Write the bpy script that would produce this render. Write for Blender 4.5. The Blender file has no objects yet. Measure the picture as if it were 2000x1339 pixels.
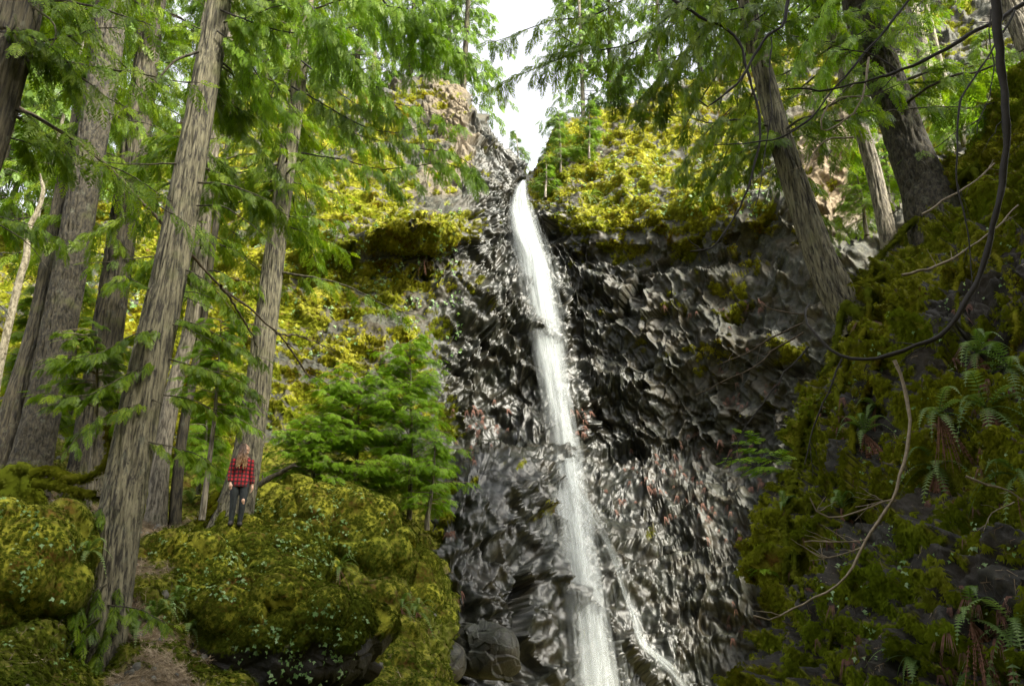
import bpy, math, random
import numpy as np
from mathutils import Vector, Matrix
from mathutils.bvhtree import BVHTree

random.seed(7)
RNG = np.random.default_rng(7)
SC = bpy.context.scene
COL = SC.collection

# ------------------------------------------------------------------ camera
CAMZ, PITCH, F = 1.6, math.radians(19.5), 1555.0
cam_d = bpy.data.cameras.new('camera'); cam = bpy.data.objects.new('camera', cam_d); COL.objects.link(cam)
cam_d.sensor_width = 36.0; cam_d.lens = 36.0 * F / 2000.0; cam_d.clip_end = 2000.0; cam_d.clip_start = 0.1
cam.location = (0, 0, CAMZ); cam.rotation_euler = (math.radians(90) + PITCH, 0, 0)
SC.camera = cam

# ------------------------------------------------------------------ world, sun, exposure
SUN_EL, SUN_AZ = math.radians(42), math.radians(128)     # azimuth measured clockwise from +Y
w = bpy.data.worlds.new('World'); SC.world = w; w.use_nodes = True
nt = w.node_tree; bg = nt.nodes['Background']
sky = nt.nodes.new('ShaderNodeTexSky'); sky.sky_type = 'NISHITA'; sky.sun_disc = False
sky.sun_elevation = SUN_EL; sky.sun_rotation = SUN_AZ; sky.air_density = 1.0; sky.dust_density = 4.0
hs = nt.nodes.new('ShaderNodeHueSaturation'); hs.inputs['Saturation'].default_value = 0.12
nt.links.new(sky.outputs[0], hs.inputs['Color']); nt.links.new(hs.outputs[0], bg.inputs[0])
bg.inputs[1].default_value = 0.125
sd = bpy.data.lights.new('sun', 'SUN'); sd.energy = 3.3; sd.angle = math.radians(20); sd.color = (1.0, 0.93, 0.76)
sun = bpy.data.objects.new('sun', sd); COL.objects.link(sun)
sv = Vector((math.cos(SUN_EL) * math.sin(SUN_AZ), math.cos(SUN_EL) * math.cos(SUN_AZ), math.sin(SUN_EL)))
sun.rotation_euler = sv.to_track_quat('Z', 'Y').to_euler(); sun.location = (0, 0, 40)
SC.view_settings.view_transform = 'Standard'; SC.view_settings.look = 'None'
SC.view_settings.gamma = 1.0; SC.view_settings.use_curve_mapping = False
SC.view_settings.exposure = 2.2
SC.render.engine = 'CYCLES'
cy = SC.cycles
cy.max_bounces = 6; cy.diffuse_bounces = 3; cy.glossy_bounces = 2; cy.transmission_bounces = 3
cy.transparent_max_bounces = 24; cy.use_denoising = True
cy.caustics_reflective = False; cy.caustics_refractive = False

# ------------------------------------------------------------------ pixel <-> world
CP, SP = math.cos(PITCH), math.sin(PITCH)
def at(px, py, Y):
    """the point at forward distance Y on the ray through photo pixel (px, py)"""
    cx = (px - 1000.0) / F; cyy = (669.5 - py) / F
    dx, dy, dz = cx, CP - cyy * SP, SP + cyy * CP
    t = Y / dy
    return np.array([dx * t, Y, CAMZ + dz * t])
def mpp(px, py, Y):
    """metres per photo pixel there"""
    cyy = (669.5 - py) / F
    return Y / (CP - cyy * SP) / F

# ------------------------------------------------------------------ numpy noise
def h3(ix, iy, iz, s):
    with np.errstate(over='ignore'):
        n = (ix.astype(np.int64) * 73856093) ^ (iy.astype(np.int64) * 19349663) ^ (iz.astype(np.int64) * 83492791) ^ np.int64(s * 2654435 + 101)
        n = n & 0xffffffff
        n = ((n ^ (n >> 15)) * 0x2c1b3c6d) & 0xffffffff
        n = ((n ^ (n >> 12)) * 0x297a2d39) & 0xffffffff
        n = n ^ (n >> 15)
    return (n & 0xffffff).astype(np.float32) / float(0xffffff)
def vnoise(P, s=0):
    P = np.asarray(P, dtype=np.float32)
    I = np.floor(P).astype(np.int64); f = P - I; f = f * f * (3 - 2 * f)
    r = 0
    for a in (0, 1):
        wx = f[:, 0] if a else 1 - f[:, 0]
        for b in (0, 1):
            wy = f[:, 1] if b else 1 - f[:, 1]
            for c in (0, 1):
                wz = f[:, 2] if c else 1 - f[:, 2]
                r = r + wx * wy * wz * h3(I[:, 0] + a, I[:, 1] + b, I[:, 2] + c, s)
    return r
def fbm(P, o=4, s=0, g=0.5):
    P = np.asarray(P, dtype=np.float32)
    r = 0; a = 1.0; t = 0
    for k in range(o):
        r = r + a * vnoise(P * (2.03 ** k) + 17.3 * k, s + k); t += a; a *= g
    return r / t            # 0..1
def cells(P, s=0, jit=0.9, cheb=False):
    """3-D cell noise: F1, F2 and a broken-block value (random height + random tilt per cell)"""
    P = np.asarray(P, dtype=np.float32)
    I = np.floor(P).astype(np.int64)
    n = len(P); d1 = np.full(n, 9.0, np.float32); d2 = np.full(n, 9.0, np.float32)
    best = np.zeros((n, 3), np.int64); off = np.zeros((n, 3), np.float32)
    for a in (-1, 0, 1):
        for b in (-1, 0, 1):
            for c in (-1, 0, 1):
                x, y, z = I[:, 0] + a, I[:, 1] + b, I[:, 2] + c
                dx = x + .5 + (h3(x, y, z, s) - .5) * jit - P[:, 0]
                dy = y + .5 + (h3(x, y, z, s + 31) - .5) * jit - P[:, 1]
                dz = z + .5 + (h3(x, y, z, s + 57) - .5) * jit - P[:, 2]
                d = np.maximum(np.maximum(np.abs(dx * .8 + dz * .6), np.abs(dy)), np.abs(dz * .8 - dx * .6)) ** 2 if cheb else dx * dx + dy * dy + dz * dz
                m = d < d1
                d2 = np.where(m, d1, np.minimum(d2, d))
                d1 = np.where(m, d, d1)
                best[m, 0] = x[m]; best[m, 1] = y[m]; best[m, 2] = z[m]
                off[m, 0] = dx[m]; off[m, 1] = dy[m]; off[m, 2] = dz[m]
    bx, by, bz = best.T
    hgt = h3(bx, by, bz, s + 5)
    g = np.stack([h3(bx, by, bz, s + 7), h3(bx, by, bz, s + 9), h3(bx, by, bz, s + 11)], 1) - .5
    return np.sqrt(d1), np.sqrt(d2), hgt, -(g * off).sum(1)
def trin(U, V, s):
    """continuous broken facets: random heights on a jittered lattice, joined by flat triangles"""
    def lat(U, V, s):
        i, j = np.floor(U).astype(np.int64), np.floor(V).astype(np.int64); fu, fv = U - i, V - j; z = i * 0
        h = lambda a, b: h3(i + a, j + b, z, s)
        A = h(0, 0) + fu * (h(1, 0) - h(0, 0)) + fv * (h(0, 1) - h(0, 0)); B_ = h(1, 1) + (1 - fu) * (h(0, 1) - h(1, 1)) + (1 - fv) * (h(1, 0) - h(1, 1))
        return np.where(fu + fv < 1, A, B_)
    a, b = (lat(U + .37, V + .11, s + 200) - .5) * .9, (lat(U + .71, V + .53, s + 300) - .5) * .9
    return lat(U + a, V + b, s) - .5
def sstep(a, b, x):
    t = np.clip((x - a) / (b - a), 0, 1); return t * t * (3 - 2 * t)

# ------------------------------------------------------------------ mesh helpers
def nrm(v):
    v = np.asarray(v, float); return v / (np.linalg.norm(v, axis=-1, keepdims=True) + 1e-12)
def mk(name, V, Fc, mat, parent=None, smooth=False, attrs=None, loc=None, mats=None, midx=None):
    """one mesh object from vertex and face arrays (all faces with the same corner count, or a list of such arrays)"""
    V = np.asarray(V, dtype=np.float32)
    Fl = Fc if isinstance(Fc, list) else [Fc]
    Fl = [np.asarray(f, dtype=np.int32) for f in Fl if len(f)]
    if loc is not None: V = V - np.asarray(loc, dtype=np.float32)
    me = bpy.data.meshes.new(name)
    me.vertices.add(len(V)); me.vertices.foreach_set('co', V.ravel())
    nl = sum(f.size for f in Fl); npoly = sum(len(f) for f in Fl)
    me.loops.add(nl); me.loops.foreach_set('vertex_index', np.concatenate([f.ravel() for f in Fl]))
    me.polygons.add(npoly)
    tot = np.concatenate([np.full(len(f), f.shape[1], np.int32) for f in Fl])
    st = np.concatenate([[0], np.cumsum(tot)[:-1]]).astype(np.int32)
    me.polygons.foreach_set('loop_start', st)
    if smooth: me.polygons.foreach_set('use_smooth', np.ones(npoly, bool))
    for m in (mats or [mat]): me.materials.append(m)
    if midx is not None: me.polygons.foreach_set('material_index', midx)
    for k, a in (attrs or {}).items():
        a = np.asarray(a, dtype=np.float32)
        if a.ndim == 1:
            at_ = me.attributes.new(k, 'FLOAT', 'POINT'); at_.data.foreach_set('value', a)
        else:
            at_ = me.attributes.new(k, 'FLOAT_COLOR', 'POINT'); at_.data.foreach_set('color', a.ravel())
    me.update(calc_edges=True); me.validate()
    o = bpy.data.objects.new(name, me); COL.objects.link(o)
    if loc is not None and parent is None: o.location = loc
    if parent is not None: o.parent = parent
    return o
def tag(o, label=None, cat=None, group=None, kind=None):
    if label: o['label'] = label
    if cat: o['category'] = cat
    if group: o['group'] = group
    if kind: o['kind'] = kind
    return o
def thing(name, label, cat, loc, group=None):
    o = bpy.data.objects.new(name, None); COL.objects.link(o); o.location = tuple(float(c) for c in loc)
    return tag(o, label, cat, group)
class Acc:
    """collects vertices, quads and triangles of one mesh, with one per-vertex value"""
    def __init__(s): s.V = []; s.Q = []; s.T = []; s.R = []; s.n = 0
    def add(s, V, Q=None, T=None, r=0.5):
        V = np.asarray(V, float).reshape(-1, 3)
        if Q is not None and len(Q): s.Q.append(np.asarray(Q) + s.n)
        if T is not None and len(T): s.T.append(np.asarray(T) + s.n)
        s.V.append(V); s.R.append(np.broadcast_to(np.asarray(r, float), (len(V),))); s.n += len(V)
    def obj(s, name, mat, parent=None, smooth=False, base=(0, 0, 0)):
        if not s.V: return None
        V = np.concatenate(s.V) - np.asarray(base, float)
        fl = []
        if s.Q: fl.append(np.concatenate(s.Q))
        if s.T: fl.append(np.concatenate(s.T))
        return mk(name, V, fl, mat, parent, smooth, {'rnd': np.concatenate(s.R)})
def frames(P):
    """tangent and two steady side vectors along a path"""
    P = np.asarray(P, float); T = nrm(np.gradient(P, axis=0))
    a = np.array([0, 1, 0.0]) if abs(T[0][1]) < .9 else np.array([1, 0, 0.0])
    N = []; n = nrm(np.cross(T[0], a))
    for t in T:
        n = nrm(n - t * np.dot(n, t)); N.append(n)
    N = np.array(N); return T, N, np.cross(T, N)
def tube(P, R, seg=6):
    P = np.asarray(P, float); R = np.broadcast_to(np.asarray(R, float), (len(P),))
    T, N, B = frames(P); a = np.arange(seg) * 2 * math.pi / seg
    V = P[:, None] + R[:, None, None] * (np.cos(a)[None, :, None] * N[:, None] + np.sin(a)[None, :, None] * B[:, None])
    return V.reshape(-1, 3), grid_q(len(P), seg, True)
def grid_q(nr, nc, wrap=False):
    i = np.arange(nr - 1)[:, None]; j = np.arange(nc if wrap else nc - 1)[None, :]
    a = i * nc + j; b = i * nc + (j + 1) % nc
    return np.stack([a + 0 * b, b, b + nc, a + nc], -1).reshape(-1, 4)
def crom(A, n, axis=0, t=None):
    """Catmull-Rom resampling of A along an axis"""
    A = np.moveaxis(np.asarray(A, float), axis, 0); m = len(A)
    if t is None: t = np.linspace(0, m - 1, n)
    i = np.clip(np.floor(t).astype(int), 0, m - 2); f = (t - i).reshape((-1,) + (1,) * (A.ndim - 1))
    g = lambda k: A[np.clip(k, 0, m - 1)]
    p0 = np.where((i == 0).reshape(f.shape), 2 * g(i) - g(i + 1), g(i - 1))
    p3 = np.where((i == m - 2).reshape(f.shape), 2 * g(i + 1) - g(i), g(i + 2))
    p1, p2 = g(i), g(i + 1)
    R = .5 * (2 * p1 + (p2 - p0) * f + (2 * p0 - 5 * p1 + 4 * p2 - p3) * f ** 2 + (3 * p1 - p0 - 3 * p2 + p3) * f ** 3)
    return np.moveaxis(R, 0, axis)
def even_t(C, n, axis):
    """parameters along an axis that sample it at even spacing on average"""
    P = np.moveaxis(C[..., :3], axis, 0)
    d = np.linalg.norm(np.diff(P, axis=0), axis=-1).mean(axis=1)
    s = np.concatenate([[0], np.cumsum(d)]); return np.interp(np.linspace(0, s[-1], n), s, np.arange(len(s)))
def patch(C, nr, nc):
    C = np.asarray(C, float)
    A = crom(C, nr, 0, even_t(C, nr, 0)); A = crom(A, nc, 1, even_t(C, nc, 1)); return A
def gnormal(G):
    du = np.gradient(G, axis=0); dv = np.gradient(G, axis=1); return nrm(np.cross(dv, du))
def spline(P, n):
    P = np.asarray(P, float); d = np.linalg.norm(np.diff(P, axis=0), axis=1); s = np.concatenate([[0], np.cumsum(d)])
    return crom(P, n, 0, np.interp(np.linspace(0, s[-1], n), s, np.arange(len(s))))

# ------------------------------------------------------------------ materials
def mat(name):
    m = bpy.data.materials.new(name); m.use_nodes = True; t = m.node_tree; t.nodes.clear()
    out = t.nodes.new('ShaderNodeOutputMaterial'); return m, t, out
def N(t, typ, **kw):
    n = t.nodes.new('ShaderNode' + typ)
    for k, v in kw.items():
        if k.startswith('i_'): n.inputs[k[2:].replace('_', ' ')].default_value = v
        else: setattr(n, k, v)
    return n
def L(t, a, b): t.links.new(a, b)
def mix(t, fac, a, b, mode='MIX'):
    n = t.nodes.new('ShaderNodeMix'); n.data_type = 'RGBA'; n.blend_type = mode
    for s, v in ((n.inputs[0], fac), (n.inputs[6], a), (n.inputs[7], b)):
        if isinstance(v, bpy.types.NodeSocket): t.links.new(v, s)
        else: s.default_value = v if not isinstance(v, tuple) else (*v, 1)[:4]
    return n.outputs[2]
def ramp(t, fac, stops, interp='LINEAR'):
    n = t.nodes.new('ShaderNodeValToRGB'); cr = n.color_ramp; cr.interpolation = interp
    while len(cr.elements) < len(stops): cr.elements.new(0.5)
    for e, (p, c) in zip(cr.elements, stops):
        e.position = p; e.color = (c, c, c, 1) if not isinstance(c, tuple) else (*c, 1)
    t.links.new(fac, n.inputs[0]); return n.outputs[0]
def noise(t, scale, detail=4, vec=None, rough=0.55, dist=0.0):
    n = t.nodes.new('ShaderNodeTexNoise'); n.inputs['Scale'].default_value = scale; n.inputs['Detail'].default_value = detail
    n.inputs['Roughness'].default_value = rough; n.inputs['Distortion'].default_value = dist
    if vec is not None: t.links.new(vec, n.inputs['Vector'])
    return n.outputs['Fac']
def coords(t, scale=(1, 1, 1)):
    tc = t.nodes.new('ShaderNodeTexCoord'); mp = t.nodes.new('ShaderNodeMapping'); mp.inputs['Scale'].default_value = scale
    t.links.new(tc.outputs['Object'], mp.inputs['Vector']); return mp.outputs[0]
def bump(t, h, s, d, nrm_in=None):
    b = t.nodes.new('ShaderNodeBump'); b.inputs['Strength'].default_value = s; b.inputs['Distance'].default_value = d
    t.links.new(h, b.inputs['Height'])
    if nrm_in is not None: t.links.new(nrm_in, b.inputs['Normal'])
    return b.outputs[0]

MOSS_STOPS = [(0.28, (0.04, 0.026, 0.004)), (0.37, (0.14, 0.065, 0.005)), (0.44, (0.14, 0.125, 0.007)), (0.53, (0.25, 0.25, 0.014)), (0.62, (0.38, 0.36, 0.03)), (0.75, (0.50, 0.45, 0.08))]
def rock_material(name, tone=1.0, moss_k=1.0, tint=(1.06, 1.0, .86)):
    m, t, out = mat(name); v = coords(t)
    att = N(t, 'Attribute', attribute_name='mask'); sep = N(t, 'SeparateColor'); L(t, att.outputs['Color'], sep.inputs[0])
    moss, wet, soil = sep.outputs[0], sep.outputs[1], sep.outputs[2]
    n1 = noise(t, 1.3, 6, v, .6); n2 = noise(t, 9, 6, v, .7); n3 = noise(t, 0.35, 3, v)
    k = tone
    base = ramp(t, n2, [(0.25, (0.025 * k, 0.028 * k, 0.024 * k)), (0.5, (0.095 * k, 0.108 * k, 0.088 * k)), (0.75, (0.30 * k, 0.31 * k, 0.235 * k))])
    brown = ramp(t, n1, [(0.35, (0.05 * k, 0.038 * k, 0.022 * k)), (0.65, (0.19 * k, 0.155 * k, 0.10 * k))])
    f = ramp(t, n1, [(0.42, 0.0), (0.62, 0.7)])
    rk = mix(t, f, base, brown)
    lich = ramp(t, noise(t, 4.5, 5, v, .65), [(0.57, 0.0), (0.68, 0.6)])
    rk = mix(t, lich, rk, (0.19 * k, 0.22 * k, 0.14 * k))
    rk = mix(t, 1.0, rk, tint, 'MULTIPLY'); wetc = mix(t, 1.0, rk, (0.28, 0.30, 0.32), 'MULTIPLY')
    rk = mix(t, wet, rk, wetc)
    sc = ramp(t, n2, [(0.3, (0.06, 0.042, 0.022)), (0.7, (0.24, 0.175, 0.095))])
    rk = mix(t, soil, rk, sc)
    mn = noise(t, 2.6, 7, v, .68)
    mc = ramp(t, mn, [(p, tuple(moss_k * q for q in c)) for p, c in MOSS_STOPS])
    mc = mix(t, ramp(t, n3, [(0.45, 0.0), (0.66, 0.5)]), mc, (0.13 * moss_k, 0.18 * moss_k, 0.010))
    col = mix(t, moss, rk, mc)
    p = N(t, 'BsdfPrincipled'); L(t, col, p.inputs['Base Color'])
    r0 = ramp(t, wet, [(0.0, 0.78), (0.45, 0.5), (1.0, 0.31)])
    r1 = mix(t, moss, r0, (1.0, 1.0, 1.0)); L(t, r1, p.inputs['Roughness'])
    p.inputs['Specular IOR Level'].default_value = 0.42
    vv = N(t, 'TexVoronoi', i_Scale=7.0); vv.feature = 'F1'; L(t, v, vv.inputs['Vector'])
    b = bump(t, n2, 0.6, 0.05)
    st_ = N(t, 'MapRange'); L(t, wet, st_.inputs[0]); st_.inputs[3].default_value = .6; st_.inputs[4].default_value = .38; L(t, st_.outputs[0], b.node.inputs['Strength']); b = bump(t, noise(t, 45, 3, v, .6), .35, .010, b)
    L(t, b, p.inputs['Normal']); L(t, p.outputs[0], out.inputs[0]); return m
def moss_material(name, k=1.0, green=0.0):
    m, t, out = mat(name); v = coords(t)
    rn = N(t, 'Attribute', attribute_name='rnd')
    a = N(t, 'Math', operation='MULTIPLY_ADD'); L(t, rn.outputs['Fac'], a.inputs[0]); a.inputs[1].default_value = .42
    s = N(t, 'Math', operation='ADD'); L(t, noise(t, 1.1, 4, v, .6), s.inputs[0]); s.inputs[1].default_value = -.20
    L(t, s.outputs[0], a.inputs[2])
    c = ramp(t, a.outputs[0], [(p, tuple(k * q for q in cc)) for p, cc in MOSS_STOPS])
    g = ramp(t, noise(t, .45, 3, v), [(0.40, green), (0.62, min(1, green + .6))])
    c = mix(t, g, c, (0.14 * k, 0.19 * k, 0.010))
    d = N(t, 'BsdfDiffuse'); L(t, c, d.inputs[0]); tr = N(t, 'BsdfTranslucent'); L(t, c, tr.inputs[0])
    ms = N(t, 'MixShader'); ms.inputs[0].default_value = .3; L(t, d.outputs[0], ms.inputs[1]); L(t, tr.outputs[0], ms.inputs[2])
    L(t, ms.outputs[0], out.inputs[0]); return m
def leaf_material(name, c0, c1, c2, trans=.42, gloss=.12):
    m, t, out = mat(name); v = coords(t)
    rn = N(t, 'Attribute', attribute_name='rnd')
    a = N(t, 'Math', operation='MULTIPLY_ADD'); L(t, rn.outputs['Fac'], a.inputs[0]); a.inputs[1].default_value = .55
    s = N(t, 'Math', operation='ADD'); L(t, noise(t, .8, 3, v), s.inputs[0]); s.inputs[1].default_value = -.27
    L(t, s.outputs[0], a.inputs[2])
    c = ramp(t, a.outputs[0], [(0.0, c0), (0.5, c1), (1.0, c2)])
    d = N(t, 'BsdfPrincipled'); L(t, c, d.inputs['Base Color']); d.inputs['Roughness'].default_value = .45
    d.inputs['Specular IOR Level'].default_value = gloss * 3
    tr = N(t, 'BsdfTranslucent'); L(t, mix(t, 1.0, c, (1.25, 1.35, .6), 'MULTIPLY'), tr.inputs[0])
    ms = N(t, 'MixShader'); ms.inputs[0].default_value = trans; L(t, d.outputs[0], ms.inputs[1]); L(t, tr.outputs[0], ms.inputs[2])
    L(t, ms.outputs[0], out.inputs[0]); return m
def bark_material(name, c0, c1, moss=.3, zs=.12):
    m, t, out = mat(name); v = coords(t, (1, 1, zs))
    n1 = noise(t, 20, 4, v, .65); n2 = noise(t, 1.4, 4, coords(t), .6)
    c = ramp(t, n1, [(0.40, c0), (0.50, tuple((a + b) / 2 for a, b in zip(c0, c1))), (0.62, c1)])  # bark grain; the dark end also paints shade into the furrows
    c = mix(t, ramp(t, n2, [(.55, 0.0), (.75, moss)]), c, (.075, .085, .02))
    c = mix(t, ramp(t, noise(t, 5, 4, coords(t), .7), [(.58, 0.0), (.7, .35)]), c, (.14, .15, .11))
    p = N(t, 'BsdfPrincipled'); L(t, c, p.inputs['Base Color']); p.inputs['Roughness'].default_value = .9
    L(t, bump(t, n1, .9, .03), p.inputs['Normal']); L(t, p.outputs[0], out.inputs[0]); return m
def plain(name, c, rough=.8, var=.35, scale=20):
    m, t, out = mat(name); n1 = noise(t, scale, 4, coords(t), .6)
    cc = ramp(t, n1, [(.3, tuple(q * (1 - var) for q in c)), (.7, tuple(min(1, q * (1 + var)) for q in c))])
    p = N(t, 'BsdfPrincipled'); L(t, cc, p.inputs['Base Color']); p.inputs['Roughness'].default_value = rough
    L(t, bump(t, n1, .4, .01), p.inputs['Normal']); L(t, p.outputs[0], out.inputs[0]); return m

M_rock = rock_material('wet basalt and moss', .31, .82)
M_bank = rock_material('dark mossy basalt', .10, .85, (1.25, 1.0, .72))
M_floor = rock_material('forest floor', .6, .6)
M_moss = moss_material('golden moss', .80, .12)
M_mossg = moss_material('green moss', .47, .75)
M_leaf = leaf_material('cedar foliage', (.03, .075, .003), (.13, .215, .007), (.30, .38, .018), .55)
M_leafb = leaf_material('young and brightened foliage', (.07, .15, .005), (.20, .34, .012), (.38, .52, .05), .5)  # young foliage colour; also lightens the shaded cedar boughs in place of sunlight
M_leafd = leaf_material('far foliage', (.05, .09, .012), (.11, .19, .02), (.22, .32, .05), .5)
M_fern = leaf_material('fern frond', (.05, .10, .02), (.13, .21, .05), (.3, .38, .15))
M_cover = leaf_material('small pale leaves', (.10, .2, .05), (.2, .34, .12), (.42, .52, .3))
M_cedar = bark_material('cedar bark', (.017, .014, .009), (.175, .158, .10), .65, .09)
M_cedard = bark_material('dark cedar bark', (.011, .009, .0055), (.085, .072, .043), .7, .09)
M_fir = bark_material('fir bark', (.007, .006, .0035), (.062, .052, .032), .6, .4)
M_grey = bark_material('grey bark', (.05, .042, .030), (.25, .22, .165), .4, .15)
M_twig = plain('dead twig', (.07, .05, .03))
M_dark = plain('dark stem', (.012, .009, .007))
M_pale = plain('pale bare twig', (.20, .16, .11))
M_white = bark_material('pale mossy stem', (.13, .11, .07), (.36, .32, .23), .95, .5)
M_brown = plain('dead brown fronds', (.16, .075, .045), .9, .5)
M_litter = leaf_material('needle litter', (.03, .018, .01), (.14, .095, .055), (.46, .37, .25), .05)
M_redroot = plain('dead red roots', (.10, .045, .03), .9, .5)

# ------------------------------------------------------------------ the gorge head wall
def D(s): return [int(c) / 9.0 for c in s]
cliff_cols = [
 [(-250,420,34),(-250,520,30),(-250,600,28),(-250,660,26.5),(-250,720,25.5),(-250,780,24.5),(-250,820,24),(-250,850,23.5),(-250,880,23),(-250,920,22.5),(-250,1000,22),(-250,1250,21.5)],
 [(0,430,36),(0,500,32),(0,570,29),(0,640,27),(0,700,26),(0,750,25),(0,800,24),(0,840,23.5),(0,880,23),(0,930,22.5),(0,1020,22),(0,1250,21.5)],
 [(200,330,38),(200,420,33),(200,500,30),(200,570,28),(200,640,27),(200,700,26),(200,760,25),(200,820,24),(200,870,23),(200,920,22.5),(200,1020,22),(200,1250,21.5)],
 [(400,235,40),(400,340,34),(400,440,30),(400,520,28),(400,600,27),(400,680,26),(400,750,25),(400,810,24),(400,870,23),(400,930,22.5),(400,1030,22),(400,1250,21.5)],
 [(540,180,42),(540,290,35),(540,400,29.5),(540,470,27.5),(540,540,27.5),(540,610,27),(540,690,26),(540,770,25),(540,850,24),(540,940,23),(540,1040,22.5),(540,1250,22)],
 [(640,185,42),(640,280,35),(640,380,29),(640,460,26.5),(640,540,27),(640,620,26.5),(640,700,25.5),(640,780,25),(640,860,24),(640,950,23),(640,1060,22.5),(640,1250,22)],
 [(740,190,41),(740,270,35),(740,370,29),(735,440,25.5),(740,500,27),(740,590,27),(740,670,26),(740,760,25),(740,860,24),(740,960,23),(740,1080,22),(740,1300,21.5)],
 [(830,142,42),(830,260,35),(835,365,29),(830,430,25),(830,490,27.6),(825,580,27.5),(820,670,26.5),(815,770,25.5),(815,870,24.5),(815,960,23),(815,1090,21.4),(815,1320,20.5)],
 [(895,180,40),(905,270,34),(915,370,30),(915,430,28),(905,490,28.5),(895,580,28),(890,680,27.5),(885,780,27),(890,865,26.5),(895,925,22.6),(880,1080,21),(880,1340,20)],
 [(945,265,38),(955,310,34),(960,370,31.5),(960,430,30.5),(965,490,30),(965,580,29),(965,680,28.5),(965,780,28),(970,860,27.2),(975,893,23.5),(970,1080,22),(970,1360,21)],
 [(1010,357,38),(1013,362,34.5),(1016,375,33.2),(1020,430,32),(1030,490,31.2),(1050,580,30.2),(1065,680,29.2),(1080,780,28.5),(1090,870,27),(1100,950,25.5),(1120,1080,24.2),(1160,1400,23)],
 [(1040,345,38),(1045,370,35),(1048,400,33.5),(1062,440,32.5),(1085,490,32),(1110,580,31.5),(1130,680,30.8),(1145,780,30),(1150,870,30),(1165,960,27.6),(1200,1080,25.6),(1260,1400,24)],
 [(1095,245,40),(1100,300,36),(1110,370,32.5),(1125,430,31.2),(1150,500,31.5),(1180,590,31),(1210,690,30.5),(1235,790,30),(1250,880,30),(1230,970,28.2),(1290,1100,26.3),(1350,1400,24.5)],
 [(1200,200,41),(1200,270,36),(1210,350,32),(1220,420,30.3),(1240,500,30.6),(1260,590,30),(1290,690,29.5),(1310,790,29.6),(1320,880,29.7),(1320,970,27.8),(1360,1110,26.2),(1420,1400,24.5)],
 [(1330,160,42),(1330,250,36),(1335,330,31.5),(1340,400,29),(1350,490,29.4),(1370,590,28.8),(1390,690,28.6),(1400,790,28.8),(1410,880,28.9),(1420,965,27.2),(1460,1110,25.6),(1500,1400,24)],
 [(1470,110,42),(1470,220,35.5),(1475,310,30.5),(1480,390,28),(1490,480,28.2),(1500,580,27.5),(1500,690,27.2),(1510,790,27.2),(1520,880,27),(1530,970,25.5),(1570,1110,24),(1600,1400,23)],
 [(1600,60,42),(1610,190,34),(1620,280,29),(1620,370,27.3),(1630,470,26.8),(1640,580,26),(1640,690,25.5),(1660,790,25),(1660,880,24.5),(1660,970,24),(1680,1110,23),(1700,1400,22)],
 [(1760,-20,42),(1760,120,33),(1760,230,28),(1770,330,26),(1780,450,25),(1780,580,24.5),(1780,690,24),(1790,790,23.5),(1790,880,23),(1790,970,22.5),(1800,1110,22),(1800,1400,21)],
 [(2100,-200,42),(2100,0,32),(2100,150,27),(2100,280,25),(2100,430,24),(2100,580,23.5),(2100,690,23),(2100,790,22.5),(2100,880,22),(2100,970,21.5),(2100,1110,21),(2100,1400,20)],
]
moss_rows = ['8888876543168888666','8888887652068888666','9999998631058998266','9999999940027885166','9999983120003432144',
             '9999987630001111133','9999877720000111133','9999887620000001133','9999887541000001133','9999888664011111133','9999998610000001133','9999998610000001133']
wet_rows =  ['0000000002941000000','0000000026951000000','0000000038972000000','0000000059994100000','0000000169997321000',
             '0000000279997433000','0000000289997433200','0000000389998443200','0000000379998654200','0000000489999754200','0000001599999764200','0000003999999764200']
soil_rows = ['0000000450000000200','0000022450000000500','0000012430000001800','0000000110000001900','0000000111000000500',
             '0000000111000000000','0000000000000000000','0000000000000000000','0000000000000000000','0000000000000000000','0000000000000000000','0000000000000000000']
nrow = 12
C = np.zeros((nrow + 1, len(cliff_cols), 6))
for j, colm in enumerate(cliff_cols):
    for i, (a, b, Y) in enumerate(colm):
        C[i + 1, j, :3] = at(a, b, Y)
        C[i + 1, j, 3] = D(moss_rows[i])[j]; C[i + 1, j, 4] = D(wet_rows[i])[j]; C[i + 1, j, 5] = D(soil_rows[i])[j]
    C[0, j] = C[1, j]; C[0, j, :3] += (0, 12, -3.0)

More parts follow.
